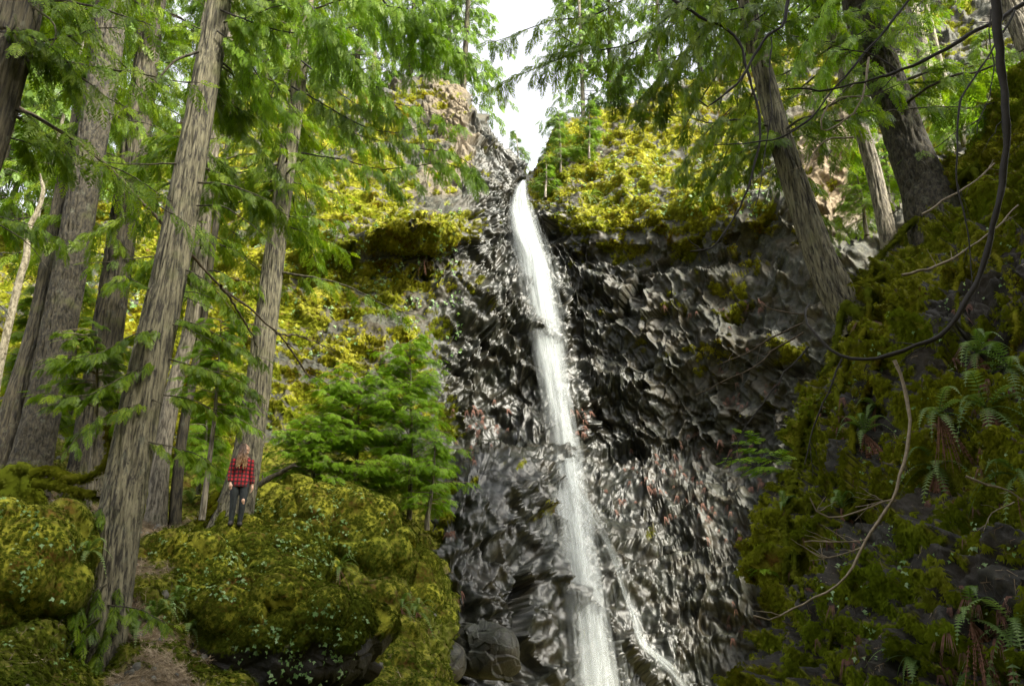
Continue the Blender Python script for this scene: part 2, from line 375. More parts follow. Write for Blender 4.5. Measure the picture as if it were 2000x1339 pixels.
def terrain(C, nr, nc, rock_amp=1.0, moss_amp=1.0, seed=0, up_w=.5, thr=.52, lump=.75, strata=(1, 1, 1), sup=.72, fs=1.0):
    A = patch(C, nr, nc); G = A[..., :3]; m0 = np.clip(A[..., 3], 0, 1).ravel(); wet = np.clip(A[..., 4], 0, 1).ravel(); soil = np.clip(A[..., 5], 0, 1).ravel()
    Nn = gnormal(G).reshape(-1, 3); P = G.reshape(-1, 3)
    st = np.asarray(strata)
    wp = (np.stack([fbm(P * .5, 2, seed + 40), fbm(P * .5, 2, seed + 43), fbm(P * .5, 2, seed + 46)], 1) - .5)
    Q = P + wp * 1.2
    f1, f2, h, tl = cells(Q * st / 2.3, seed + 1)
    big = (h - .5) * .75 + tl * 1.0
    g1, g2, hb, tb = cells(Q * st / 1.5, seed + 2, cheb=True); med = (hb - .5) * .40 + tb * .34 - .22 * np.exp(-((g2 - g1) / .05) ** 2)
    k1, k2, hc, tc = cells((P + wp * .25) * st / .75, seed + 3, cheb=True); sml = (hc - .5) * .16 - .09 * np.exp(-((k2 - k1) / .09) ** 2)
    su = np.linalg.norm(np.diff(G, axis=0), axis=-1).mean(); sv_ = np.linalg.norm(np.diff(G, axis=1), axis=-1).mean()
    Vv, Uu = np.meshgrid(np.arange(G.shape[0]) * su, np.arange(G.shape[1]) * sv_, indexing='ij'); Uu, Vv = Uu.ravel() + wp[:, 0] * .8, Vv.ravel() + wp[:, 2] * .8
    for sc_, am, an, ss in ((1.9, .85, .5, 0), (.75, .46, .9, 1), (.32, .20, -.35, 2), (.15, .075, .2, 3)):
        sc_ = sc_ * fs
        ca, sa = math.cos(an), math.sin(an); sml = sml + am * trin((Uu * ca + Vv * sa) / sc_, (Vv * ca - Uu * sa) / (sc_ * .7), seed + 400 + ss)
    calm = 1 - (.7 if fs == 1.0 else .2) * np.clip(np.abs(Nn[:, 2]) - .15, 0, 1)
    rock = calm * (big * .7 + med + sml) * rock_amp
    l1, l2, lh, lt = cells(P * np.array([1, 1, 1.35]) / lump, seed + 4)
    l3, l4, lh2, _ = cells(P * np.array([1, 1, 1.2]) / (lump * .42), seed + 5)
    mossd = (.36 * (1 - np.clip(l1 * 1.15, 0, 1) ** 2) * (.4 + lh) + .12 * (1 - np.clip(l3 * 1.2, 0, 1) ** 2) * (.4 + lh2) + (fbm(P * .45, 3, seed + 9) - .5) * 1.1) * moss_amp
    sm = fbm(P * 1.1, 4, seed + 12)
    mm = sstep(.25, .75, m0 + (sm - .5) * .9)
    d = rock * (1 - sup * mm) + mossd * mm + (fbm(P * .22, 3, seed + 20) - .5) * 1.5 * rock_amp
    S = (P + Nn * d[:, None]).reshape(G.shape)
    N2 = gnormal(S).reshape(-1, 3)
    if (N2 * Nn).sum() < 0: N2 = -N2
    val = m0 * .93 + up_w * (N2[:, 2] - .25) + (sm - .5) * 1.55 + (lh - .5) * .12
    mk_ = sstep(thr - .06, thr + .10, val) * sstep(.02, .10, m0)
    mk_ = np.clip(mk_, 0, 1); mask = np.stack([mk_, np.clip(wet * (.7 + .6 * (fbm(P * .7, 3, seed + 30) - .2)), 0, 1), soil * sstep(.35, .6, soil + (fbm(P * .9, 3, seed + 33) - .5) * .5), np.ones_like(mk_)], 1)
    return S, N2, mask
NR, NC = 800, 1250
S_cl, N_cl, K_cl = terrain(C, NR, NC, seed=3)
flip = 1 if (N_cl[:, 1].mean() < 0) else -1
N_cl = N_cl * flip
cliff = mk('cliff', S_cl.reshape(-1, 3), grid_q(NR, NC), M_rock, attrs={'mask': K_cl})
tag(cliff, 'steep basalt gorge wall around the waterfall, mossy on the left and wet black beside the water', None, None, 'structure')

# ------------------------------------------------------------------ the near right bank
bank_rows = [
 [(1830,330,18),(1862,288,15.5),(1930,215,13.5),(2010,140,12.5),(2250,40,11)],
 [(1760,440,17),(1772,402,14.8),(1870,350,13),(1980,300,11.5),(2250,240,10)],
 [(1700,560,16),(1692,525,13.7),(1800,470,12),(1950,430,10.5),(2250,380,9)],
 [(1660,640,15.5),(1625,632,12.9),(1740,590,11.3),(1920,560,9.8),(2250,520,8.3)],
 [(1620,740,15),(1577,725,12.5),(1700,700,11),(1900,680,9.3),(2250,650,7.8)],
 [(1580,850,14.5),(1537,850,12),(1680,830,10.5),(1880,810,8.8),(2250,800,7.3)],
 [(1560,960,14),(1517,960,11.5),(1660,950,10),(1870,940,8.4),(2250,940,6.9)],
 [(1540,1080,13.5),(1502,1080,11),(1650,1080,9.5),(1860,1080,8),(2250,1080,6.5)],
 [(1525,1200,13),(1487,1200,10.5),(1640,1210,9),(1860,1220,7.6),(2250,1230,6.2)],
 [(1510,1400,12.5),(1465,1400,10),(1630,1400,8.6),(1860,1400,7.3),(2250,1400,6)],
]
B = np.zeros((len(bank_rows), 5, 6))
bm = [[7,9,9,9,8],[7,9,9,9,8],[7,9,9,7,7],[6,9,8,3,5],[5,9,6,3,5],[5,9,5,5,5],[5,9,5,6,5],[5,9,4,4,5],[5,9,5,4,4],[5,9,6,5,4]]
for i, r in enumerate(bank_rows):
    for j, (a, b, Y) in enumerate(r):
        if j < 2 and i > 2: a += 22
        B[i, j, :3] = at(a, b, Y); B[i, j, 3] = bm[i][j] / 9 * .86; B[i, j, 4] = .12; B[i, j, 5] = .0
S_bk, N_bk, K_bk = terrain(B, 520, 380, rock_amp=.75, moss_amp=1.2, seed=70, up_w=.6, thr=.30, lump=.5, sup=.15, fs=.42)
if N_bk[:, 0].mean() > 0 and N_bk[:, 1].mean() > 0: N_bk = -N_bk
bank = mk('cliff', S_bk.reshape(-1, 3), grid_q(520, 380), M_bank, attrs={'mask': K_bk})
tag(bank, 'dark mossy rock bank with ferns and roots along the right side', None, None, 'structure')

# ------------------------------------------------------------------ forest floor on the left
gpx = [-350, 0, 150, 300, 450, 600, 750, 880]
grows = [(3, [1700]*8), (5.5, [1500,1500,1560,1640,1700,1750,1750,1750]), (8, [1300,1360,1500,1520,1550,1600,1600,1600]), (11, [1150,1210,1330,1310,1400,1450,1450,1450]),
         (13.5, [1010,1040,1080,1130,1310,1420,1480,1500]), (16, [960,975,1000,1035,1110,1200,1300,1380]),
         (18.5, [930,940,965,1010,1010,1000,1080,1250]), (21, [900,905,930,960,960,950,1000,1150]), (24, [840,850,860,880,890,890,920,1000])]
gm = [[5]*8, [5]*8, [7,6,5,4,6,6,6,6], [8,7,4,3,7,7,7,7], [6,5,3,6,8,8,8,8], [4,3,3,4,8,9,9,8], [4,4,4,6,9,9,9,8], [7,7,7,8,9,9,9,8], [9]*8]
Gc = np.zeros((len(grows), 8, 6))
for i, (Y, pys) in enumerate(grows):
    for j, py in enumerate(pys):
        Gc[i, j, :3] = at(gpx[j], py, Y); Gc[i, j, 3] = gm[i][j] / 9 * .97; Gc[i, j, 5] = .95
S_gr, N_gr, K_gr = terrain(Gc, 420, 360, rock_amp=.3, moss_amp=.7, seed=120, up_w=.12, thr=.50, lump=.6)
if N_gr[:, 2].mean() < 0: N_gr = -N_gr
floor = mk('ground', S_gr.reshape(-1, 3), grid_q(420, 360), M_floor, attrs={'mask': K_gr})
tag(floor, 'sloping forest floor of moss and brown needle litter under the trees', None, None, 'structure')
# wide ground sheet far around and the stream bed below the falls
gx, gy = np.meshgrid(np.linspace(-400, 400, 60), np.linspace(-60, 600, 60))
gz = -1.2 + 0 * gx
gv = np.stack([gx, gy, gz], -1).reshape(-1, 3)
mk('terrain', gv, grid_q(60, 60), M_floor, attrs={'mask': np.tile([.6, 0, .9, 1], (len(gv), 1))})
tag(bpy.data.objects['terrain'], 'ground of the valley floor', None, None, 'structure')

# unseen slope added behind the viewer, blocks low sky and sun from the foreground
aa = np.linspace(math.radians(62), math.radians(222), 70); rr = np.linspace(0, 1, 30); AA, RH = np.meshgrid(aa, rr, indexing='ij')
rad = 12 + 14 * RH; hv = np.stack([rad * np.sin(AA), rad * np.cos(AA) + 1, -1.3 + 45 * RH ** .8], -1)
hv[..., 2] += (fbm(hv.reshape(-1, 3) * .3, 3, 8).reshape(AA.shape) - .5) * 3
mk('shade_slope', hv.reshape(-1, 3), grid_q(70, 30), M_floor, attrs={'mask': np.tile([.8, 0, .5, 1], (hv.size // 3, 1))})
tag(bpy.data.objects['shade_slope'], 'unseen slope added behind the viewer to shade the foreground', None, None, 'structure')

# ------------------------------------------------------------------ rays onto what is built
def bvh_of(S, st):
    G = S[::st, ::st]; return BVHTree.FromPolygons(G.reshape(-1, 3).tolist(), grid_q(*G.shape[:2]).tolist())
BV = {'cliff': bvh_of(S_cl, 2), 'bank': bvh_of(S_bk, 2), 'floor': bvh_of(S_gr, 2)}
def hit(px, py, keys=None):
    o = Vector((0, 0, CAMZ)); d = (Vector(at(px, py, 10.0)) - o).normalized(); best = None
    for k in (keys or BV):
        r = BV[k].ray_cast(o, d)
        if r[0] is not None and (best is None or r[3] < best[2]):
            n = r[1] if r[1].dot(d) < 0 else -r[1]; best = (np.array(r[0]), np.array(n), r[3], k)
    return best
def drop(x, y, keys=None, z=60):
    best = None
    for k in (keys or BV):
        r = BV[k].ray_cast(Vector((x, y, z)), Vector((0, 0, -1)))
        if r[0] is not None and (best is None or r[0][2] > best): best = r[0][2]
    return best

# ------------------------------------------------------------------ instancing of small pieces into one mesh
def stamp(acc, TV, TF, P, X, Y, Z, sc, rnd=None):
    """TV template vertices in the frame (X, Y, Z) at P with scale sc"""
    n = len(P)
    if n == 0: return
    P, X, Y, Z = (np.asarray(a, np.float32) for a in (P, X, Y, Z)); sc = np.asarray(sc, np.float32).reshape(-1, 1, 1)
    V = P[:, None] + sc * (TV[None, :, 0:1] * X[:, None] + TV[None, :, 1:2] * Y[:, None] + TV[None, :, 2:3] * Z[:, None])
    Fx = (TF[None] + (np.arange(n) * len(TV))[:, None, None]).reshape(-1, TF.shape[1])
    r = RNG.random(n) if rnd is None else rnd
    acc.add(V.reshape(-1, 3), None if TF.shape[1] == 3 else Fx, Fx if TF.shape[1] == 3 else None, np.repeat(r, len(TV)))
def basis(Xd, up):
    X = nrm(Xd); Yv = nrm(np.cross(up, X)); Z = np.cross(X, Yv); return X, Yv, Z
def spray_template(nb, leaf, seed=0, droop=.25, wid=.45):
    r = np.random.default_rng(seed); V = []; T = []
    def tri(a, b, c):
        n = len(V); V.extend([a, b, c]); T.append((n, n + 1, n + 2))
    def cv(x, y): return (x, y, -droop * x * x - .25 * y * y + .02 * math.sin(9 * x))
    tri(cv(0, -.006), cv(0, .006), cv(1, 0))
    for i in range(nb):
        t = (i + .6) / nb
        Ln = wid * (1 - t) ** .65 * min(1, t * 4 + .35) * r.uniform(.75, 1.15)
        for s in (-1, 1):
            a = math.radians(r.uniform(40, 58)); dx, dy = math.cos(a), s * math.sin(a)
            x0 = t + r.uniform(-.02, .02) - .04; wv = .032 if leaf else .075
            nx, ny = -dy * wv, dx * wv
            xm, ym = x0 + dx * Ln * .45, dy * Ln * .45; xe, ye = x0 + dx * Ln, dy * Ln
            tri(cv(x0, 0), cv(xm + nx, ym + ny), cv(xe, ye)); tri(cv(x0, 0), cv(xe, ye), cv(xm - nx, ym - ny))
            for k in range(leaf):
                u = (k + .8) / (leaf + .6); bx, by = x0 + dx * Ln * u, dy * Ln * u; l2 = Ln * .42 * (1.1 - u)
                for q in (-1, 1):
                    a2 = math.atan2(dy, dx) + q * math.radians(48); ex, ey = bx + math.cos(a2) * l2, by + math.sin(a2) * l2
                    ox, oy = dx * .05, dy * .05
                    tri(cv(bx - ox * .3, by - oy * .3), cv(bx + ox, by + oy), cv(ex, ey))
    return np.array(V, np.float32), np.array(T)
SPR_N = [spray_template(9, 3, k, .28) for k in range(3)]      # near sprays
SPR_M = [spray_template(8, 1, k + 5, .3) for k in range(3)]   # middle distance
SPR_F = [spray_template(6, 0, k + 9, .3, .5) for k in range(2)]  # far
class Sprays:
    def __init__(s): s.P = []; s.X = []; s.U = []; s.S = []
    def add(s, p, x, u, sc): s.P.append(p); s.X.append(x); s.U.append(u); s.S.append(sc)
    def put(s, acc, tmpl):
        if not s.P: return
        P, X, U, S = map(np.array, (s.P, s.X, s.U, s.S)); k = RNG.integers(0, len(tmpl), len(P))
        for i, (tv, tf) in enumerate(tmpl):
            m = k == i
            if m.any():
                a, b, c = basis(X[m], U[m]); stamp(acc, tv, tf, P[m], a, b, c, S[m])
UP = np.array([0, 0, 1.0])
def bough(wood, spr, path, r0=.02, sec=9, secL=.5, nsp=6, size=.3, droop=.35, start=.12, bare=False, seg=5):
    """a branch along a 3-D path: secondaries left and right, flat sprays hanging from them"""
    path = np.asarray(path, float); Ln = np.linalg.norm(np.diff(path, axis=0), axis=1).sum()
    P = spline(path, max(8, int(Ln * 6)))
    P = P + (RNG.random(P.shape) - .5) * .02
    V, Q = tube(P, np.linspace(r0, r0 * .22, len(P)), seg); wood.add(V, Q)
    n = max(2, int(sec)); T = nrm(np.gradient(P, axis=0))
    for i in range(n):
        t = start + (1 - start) * (i + random.random()) / n; k = min(len(P) - 1, int(t * (len(P) - 1)))
        s = 1 if i % 2 else -1
        side = nrm(np.cross(T[k], UP)) * s
        d = nrm(T[k] * random.uniform(.5, .9) + side * random.uniform(.5, 1) - UP * random.uniform(0, droop) + np.array([0, random.uniform(-.3, .3), 0]))
        l = secL * (1.15 - .75 * t) * random.uniform(.6, 1.2)
        u = np.linspace(0, 1, 5)[:, None]
        S = P[k] + d * l * u - UP * (droop * .6) * l * u * u
        V, Q = tube(S, np.linspace(r0 * .3, .002, 5), 3); wood.add(V, Q)
        if bare: continue
        m = max(1, int(1.8 * nsp * l / secL)); td = nrm(S[-1] - S[-2])
        for q in range(m):
            w_ = (q + .5) / m; p = S[0] + (S[-1] - S[0]) * w_ - UP * (droop * .6) * l * (w_ * w_ - w_) * 1
            sd2 = nrm(np.cross(td, UP)) * (1 if q % 2 else -1)
            x = nrm(td * random.uniform(.5, 1) + sd2 * random.uniform(.2, .8) - UP * random.uniform(.0, droop * 1.5))
            spr.add(p, x, nrm(UP + (RNG.random(3) - .5) * .9), size * 1.05 * random.uniform(.55, 1.2))
        spr.add(S[-1], nrm(td - UP * droop * .5), nrm(UP + (RNG.random(3) - .5) * .6), size * random.uniform(.8, 1.2))
    if not bare: spr.add(P[-1], T[-1], UP, size)
def px_path(pts, Y):
    Ys = Y if isinstance(Y, (list, tuple)) else [Y] * len(pts)
    if len(Ys) == 2 and len(pts) != 2: Ys = np.linspace(Ys[0], Ys[1], len(pts))
    return [at(a, b, y) for (a, b), y in zip(pts, Ys)]

def trunk_mesh(P, R, kind='cedar', seed=0, flare=0.0, step=.06, seg=84, lobes=6):
    """a barked trunk: ridged bark in real relief, root flare with lobes at the foot"""
    P = np.asarray(P, float); Ln = np.linalg.norm(np.diff(P, axis=0), axis=1).sum(); n = max(20, int(Ln / step))
    X = spline(np.concatenate([P, np.asarray(R)[:, None]], 1), n); P2, R2 = X[:, :3], np.abs(X[:, 3])
    T, Nn, Bn = frames(P2); s = np.linspace(0, Ln, n)
    a = np.arange(seg) * 2 * math.pi / seg; A, Sg = np.meshgrid(a, s); Rg = np.repeat(R2[:, None], seg, 1)
    tw = A + Sg * .10 + .35 * (fbm(np.stack([np.cos(A).ravel() * 1.5 + seed, np.sin(A).ravel() * 1.5, Sg.ravel() * .5], 1), 3, seed) - .5).reshape(A.shape)
    if kind == 'fir': q = np.stack([np.cos(tw) * Rg * 14, np.sin(tw) * Rg * 14, Sg * 3.6], -1).reshape(-1, 3); amp = .036
    else: q = np.stack([np.cos(tw) * Rg * 22, np.sin(tw) * Rg * 22, Sg * 1.3], -1).reshape(-1, 3); amp = .034
    b = fbm(q, 3, seed + 3); b = np.clip(1 - np.abs(b - .5) * 7, -.9, .6)
    d = (b.reshape(A.shape)) * amp * np.clip(Rg / .25, .25, 1.3)
    low = (fbm(np.stack([np.cos(A).ravel() * 1.2 + seed, np.sin(A).ravel() * 1.2, Sg.ravel() * .45], 1), 3, seed + 8) - .5).reshape(A.shape) * .25 * Rg
    fl = flare * np.exp(-Sg / .55) * (.7 + .6 * np.abs(np.sin(A * lobes / 2 + seed + .4 * Sg))) * Rg
    rad = Rg + d + low + fl
    V = P2[:, None] + rad[..., None] * (np.cos(A)[..., None] * Nn[:, None] + np.sin(A)[..., None] * Bn[:, None])
    return V.reshape(-1, 3), grid_q(n, seg, True), P2, R2
def lumpy(acc, pts, r0, r1, m=None):
    """a root or log furred with moss: uneven tube with tufts"""
    Ln = np.linalg.norm(np.diff(pts, axis=0), axis=1).sum(); n = max(14, int(Ln * 22)); P = spline(pts, n)
    P = P + (np.stack([fbm(P * 2.2, 3, 5), fbm(P * 2.2, 3, 6), fbm(P * 2.2, 3, 7)], 1) - .5) * .16
    V, Q = tube(P, np.linspace(r0, r1, n), 14); Cn = np.repeat(P, 14, 0); D_ = V - Cn; k = .45 + 1.1 * fbm(V * 4.5, 3, 9) + .5 * (fbm(V * 14, 2, 4) - .5)
    V = Cn + D_ * k[:, None]; acc.add(V, Q); moss_tufts(acc, V, nrm(D_), np.ones(len(V)), int(Ln * 420), min(.06, r0 * .8))
def tree(name, label, pts, Y, bark, kind='cedar', group=None, up=7.0, flare=.5, live=None, dead=None, tmpl=None, leafm=None, seed=0,
         extra=None, foot=.5, seg=120, cat='tree', mossy=None, step=.07, roots=None):
    """pts: (px, py, width px) from the foot up; live/dead: dicts of branch settings"""
    Ys = Y if isinstance(Y, (list, tuple)) else [Y] * len(pts)
    if len(Ys) == 2 and len(pts) != 2: Ys = list(np.linspace(Ys[0], Ys[1], len(pts)))
    P = [at(a, b, y) for (a, b, _), y in zip(pts, Ys)]; R = [wd * .43 * mpp(a, b, y) for (a, b, wd), y in zip(pts, Ys)]
    if up:
        d = nrm(P[-1] - P[-2]); d = nrm(d + np.array([0, 0, .4])); P.append(P[-1] + d * up); R.append(R[-1] * .55)
    d0 = nrm(P[0] - P[1]); P.insert(0, P[0] + d0 * foot); R.insert(0, R[0] * 1.05)
    base = P[1].copy()
    root = thing(name, label, cat, base, group)
    V, Q, P2, R2 = trunk_mesh(P, R, kind, seed, flare, seg=seg, step=step)
    mk('trunk', V - base, Q, bark, root, True)
    wood, spr = Acc(), Sprays()
    for dct, isl in ((live, True), (dead, False)):
        if not dct: continue
        for i in range(dct['n']):
            z = random.uniform(*dct['z']); k = int(np.argmin(np.abs(P2[:, 2] - z)))
            az = random.uniform(*dct.get('az', (0, 2 * math.pi))); Lb = random.uniform(*dct['L']) * (1 if isl else random.random() ** .7)
            el = random.uniform(*dct.get('el', (-.25, .25))); h = np.array([math.cos(az), math.sin(az), 0])
            u = np.linspace(0, 1, 7)[:, None]; dr = dct.get('droop', .35) * random.uniform(.6, 1.3)
            path = P2[k] + h * Lb * u + UP * Lb * (el * u - dr * u * u + (.35 * dr * u ** 4 if isl else 0)) + (RNG.random((7, 3)) - .5) * .05 * Lb
            path[0] = P2[k]
            if isl: bough(wood, spr, path, .012 + .006 * Lb, dct.get('sec', 9), dct.get('secL', .55), dct.get('nsp', 6), dct.get('size', .32), dct.get('hang', .4), seg=5)
            else: bough(wood, spr, path, dct.get('r', .012), dct.get('sec', 3), .3 * Lb, 0, 0, .2, bare=True, seg=4)
    if extra: extra(wood, spr)
    wood.obj('branches', M_cedard if mossy is None else mossy, root, base=base)
    if spr.P:
        lf = Acc(); spr.put(lf, tmpl or SPR_M); lf.obj('crown', leafm or M_leaf, root, base=base)
    if roots:
        ra = Acc()
        for (pp, Yr, r0) in roots:
            pth = np.array(px_path(pp, Yr)) if Yr is not None else np.array([hh[0] + hh[1] * .02 for hh in (hit(x_, y_, ['bank']) for x_, y_ in pp) if hh]); lumpy(ra, pth, r0, r0 * .45)
        ra.obj('roots', M_mossroot, root, True, base)
    return root
M_mossroot = moss_material('moss on roots', .55, .2)

# ------------------------------------------------------------------ boulders
def boulder(name, label, c, rad, seed, mossy=.9, green=.5, squash=1.0, n=150, rot=0.0, lean=0.0, tuft=9000, tl=.07, m=None, cat='boulder', rk=.5, under=-.25):
    th = np.linspace(0.02, math.pi - .02, n); ph = np.linspace(0, 2 * math.pi, n * 2, endpoint=False)
    TH, PH = np.meshgrid(th, ph, indexing='ij')
    U = np.stack([np.sin(TH) * np.cos(PH), np.sin(TH) * np.sin(PH), np.cos(TH)], -1).reshape(-1, 3)
    e = 1 / (np.abs(U) ** 2.6).sum(1) ** (1 / 2.6); P = U * e[:, None]
    P = P * np.asarray(rad)
    P[:, 0] += lean * P[:, 2]
    ca, sa = math.cos(rot), math.sin(rot); P = np.stack([P[:, 0] * ca - P[:, 1] * sa, P[:, 0] * sa + P[:, 1] * ca, P[:, 2]], 1)
    W = P + np.asarray(c)
    l1, _, lh, _ = cells(W / .55, seed); k1, _, kh, kt = cells(W / .9, seed + 2); _, _, sh, stt = cells(W / .28, seed + 6)
    top = sstep(under, under + .5, U[:, 2] + (fbm(W * 1.3, 3, seed + 4) - .5) * .9)
    moss = top * mossy
    d = (fbm(W * .75, 3, seed + 1) - .5) * 1.15 + moss * (.42 * (1 - l1 ** 2) * (.3 + lh)) + (1 - moss) * ((kh - .5) * .5 + kt * .7 + sh * .12 + stt * .2) * rk
    W = W + U * d[:, None] * min(1.0, min(rad))
    G = W.reshape(n, 2 * n, 3)
    mm = sstep(.35, .55, moss + (fbm(W * 1.7, 3, seed + 7) - .5) * .8)
    mask = np.stack([mm, np.full(len(W), .35), 0 * mm, 1 + 0 * mm], 1)
    root = thing(name, label, cat, np.asarray(c) - (0, 0, rad[2]))
    base = np.asarray(c) - (0, 0, rad[2])
    mk('rock', W - base, grid_q(n, 2 * n, True), m or M_bank, root, False, {'mask': mask})
    Nn = np.cross(np.gradient(G, axis=0), np.gradient(G, axis=1)).reshape(-1, 3); Nn = nrm(Nn)
    if (Nn * U).sum() < 0: Nn = -Nn
    w8 = mm * np.sin(TH).ravel(); a = Acc(); moss_tufts(a, W, Nn, w8, int(tuft), tl); a.obj('moss', M_mossg, root, base=base)
    BV[label] = BVHTree.FromPolygons(W.tolist(), grid_q(n, 2 * n, True).tolist())
    return root, W, Nn, mm
def tuft_template(nb=5, seed=0, w=.13):
    r = np.random.default_rng(seed); V = []; T = []
    for i in range(nb):
        a = r.uniform(-1, 1) * 1.0; l = r.uniform(.6, 1.1); lift = r.uniform(.1, .75)
        d = np.array([math.cos(a), math.sin(a), lift]); d /= np.linalg.norm(d); s = np.array([-math.sin(a), math.cos(a), 0]) * w
        n = len(V); V += [-s, s, d * l - np.array([0, 0, .25 * l])]; T.append((n, n + 1, n + 2))
    return np.array(V, np.float32), np.array(T)
TUFTS = [tuft_template(5, k) for k in range(4)]
def moss_tufts(acc, P, Nn, wgt, count, size):
    pr = np.clip(wgt, 0, None); s = pr.sum()
    if s <= 0 or count <= 0: return
    idx = RNG.choice(len(P), count, p=pr / s)
    Q = P[idx] + (RNG.random((count, 3)) - .5) * size * 1.2; Z = nrm(Nn[idx])
    g = np.array([0, 0, -1.0]) + (RNG.random((count, 3)) - .5) * 1.5
    X = nrm(g - Z * (g * Z).sum(1)[:, None]); Yv = np.cross(Z, X)
    clump = vnoise(P[idx] * 1.6, 77)
    rn = np.clip(.25 + .5 * clump + .45 * (RNG.random(count) - .4), 0, 1)
    k = RNG.integers(0, len(TUFTS), count); sc = size * (.6 + .8 * RNG.random(count))
    for i, (tv, tf) in enumerate(TUFTS):
        m = k == i; stamp(acc, tv, tf, Q[m], X[m], Yv[m], Z[m], sc[m], rn[m])
# area of each grid vertex, so that pieces fall evenly
def garea(G):
    return np.linalg.norm(np.cross(np.gradient(G, axis=0), np.gradient(G, axis=1)), axis=-1).ravel()
PR = np.array([0, 0, CAMZ])
def facing(P, Nn): return ((PR - P) * Nn).sum(1) / np.linalg.norm(PR - P, axis=1)
def frame_px(P):
    dx, dy, dz = (P - PR).T; zc = dy * CP + dz * SP; yc = -dy * SP + dz * CP
    return 1000 + F * dx / zc, 669.5 - F * yc / zc, zc
def inview(P, mg=120):
    a, b, z = frame_px(P); return (a > -mg) & (a < 2000 + mg) & (b > -mg) & (b < 1339 + mg)
mt = Acc()
M_mossb = moss_material('bank moss', .9, .4)
P = S_cl.reshape(-1, 3); wgt = K_cl[:, 0] * garea(S_cl) * inview(P) * np.clip(facing(P, N_cl) + .25, 0.02, 1)
moss_tufts(mt, P, N_cl, wgt, 230000, .15)
tag(mt.obj('moss', M_moss), 'golden and orange moss hanging over the gorge walls', None, None, 'stuff')
mt = Acc()
P = S_bk.reshape(-1, 3); wgt = K_bk[:, 0] * garea(S_bk) * inview(P) / (P[:, 1] ** 2)
mb = Acc(); moss_tufts(mb, P, N_bk, wgt, 280000, .06)
tag(mb.obj('moss', M_mossb), 'bright shaggy moss over the ribs of the near right bank', None, None, 'stuff')
P = S_gr.reshape(-1, 3); wgt = K_gr[:, 0] * garea(S_gr) * inview(P) / (P[:, 1] ** 1.5)
moss_tufts(mt, P, N_gr, wgt, 110000, .075)
tag(mt.obj('moss', M_mossg), 'dark green moss over the forest floor', None, None, 'stuff')

boulder('mossy_boulder', 'rounded bright mossy boulder the woman in the plaid shirt stands on', at(512, 1130, 16.3), (1.38, 1.25, .92), 11, 1.0, tuft=22000)
boulder('mossy_boulder', 'overhanging mossy boulder with pale leaves, just below the boulder the woman stands on', at(575, 1262, 13.6), (1.42, 1.0, .88), 23, .95, tuft=20000, lean=.12, rot=-.15)
boulder('mossy_boulder', 'tall moss covered block in the left corner below the stump', at(5, 1235, 11.3), (.9, 1.0, 1.3), 37, 1.0, tuft=20000, tl=.06)
boulder('mossy_boulder', 'wide mossy boulder behind and right of the woman, under the young green conifer', at(640, 1068, 18.6), (1.75, 1.3, 1.25), 41, 1.0, tuft=26000, under=-.9)
boulder('mossy_boulder', 'steep moss draped rock between the wide boulder and the wet black rock', at(792, 1235, 19.2), (.72, .9, 1.75), 53, .95, tuft=22000, m=M_rock, lean=.05, under=-.55, rk=.9)
boulder('mossy_boulder', 'dark mossy mound between the big leaning cedar and the boulder with the woman', at(335, 1180, 14.6), (.95, .9, .95), 61, .85, tuft=9000)
boulder('wet_rock', 'flat faced wet grey rock at the foot of the moss draped rock', at(858, 1290, 19.0), (.55, .5, .42), 77, .25, tuft=600, m=M_rock)
boulder('wet_rock', 'large shining wet block left of the foot of the waterfall', at(945, 1265, 19.6), (.85, .6, .55), 83, .05, tuft=100, m=M_rock, rk=.8)

# ------------------------------------------------------------------ the waterfall
mW, t, out = mat('falling water'); tc = N(t, 'Attribute', attribute_name='flow'); sx = N(t, 'SeparateColor'); L(t, tc.outputs['Color'], sx.inputs[0])
cb = N(t, 'CombineXYZ'); L(t, sx.outputs[0], cb.inputs[0]); L(t, sx.outputs[1], cb.inputs[1])
mp = N(t, 'Mapping'); mp.inputs['Scale'].default_value = (26, 9, 1); L(t, cb.outputs[0], mp.inputs[0])
ns = noise(t, 1.0, 6, mp.outputs[0], .62, .3)
mp2 = N(t, 'Mapping'); mp2.inputs['Scale'].default_value = (7, 3.2, 1); L(t, cb.outputs[0], mp2.inputs[0]); n2 = noise(t, 1.0, 4, mp2.outputs[0], .6, .4)
ad = N(t, 'Math', operation='MULTIPLY_ADD'); L(t, ns, ad.inputs[0]); ad.inputs[1].default_value = 1.6; L(t, n2, ad.inputs[2])
a2 = N(t, 'Math', operation='ADD'); L(t, ad.outputs[0], a2.inputs[0]); L(t, sx.outputs[2], a2.inputs[1])
al = ramp(t, a2.outputs[0], [(0.0, 0.0), (1.0, 1.0)])
mr = N(t, 'MapRange'); L(t, a2.outputs[0], mr.inputs[0]); mr.inputs[1].default_value = 1.35; mr.inputs[2].default_value = 2.9; mr.inputs[3].default_value = 0; mr.inputs[4].default_value = .72
d = N(t, 'BsdfDiffuse'); d.inputs[0].default_value = (.52, .55, .55, 1); tr = N(t, 'BsdfTranslucent'); tr.inputs[0].default_value = (.54, .58, .58, 1)
m1 = N(t, 'MixShader'); m1.inputs[0].default_value = .45; L(t, d.outputs[0], m1.inputs[1]); L(t, tr.outputs[0], m1.inputs[2])
tp = N(t, 'BsdfTransparent'); m2 = N(t, 'MixShader'); L(t, mr.outputs[0], m2.inputs[0]); L(t, tp.outputs[0], m2.inputs[1]); L(t, m1.outputs[0], m2.inputs[2]); L(t, m2.outputs[0], out.inputs[0])
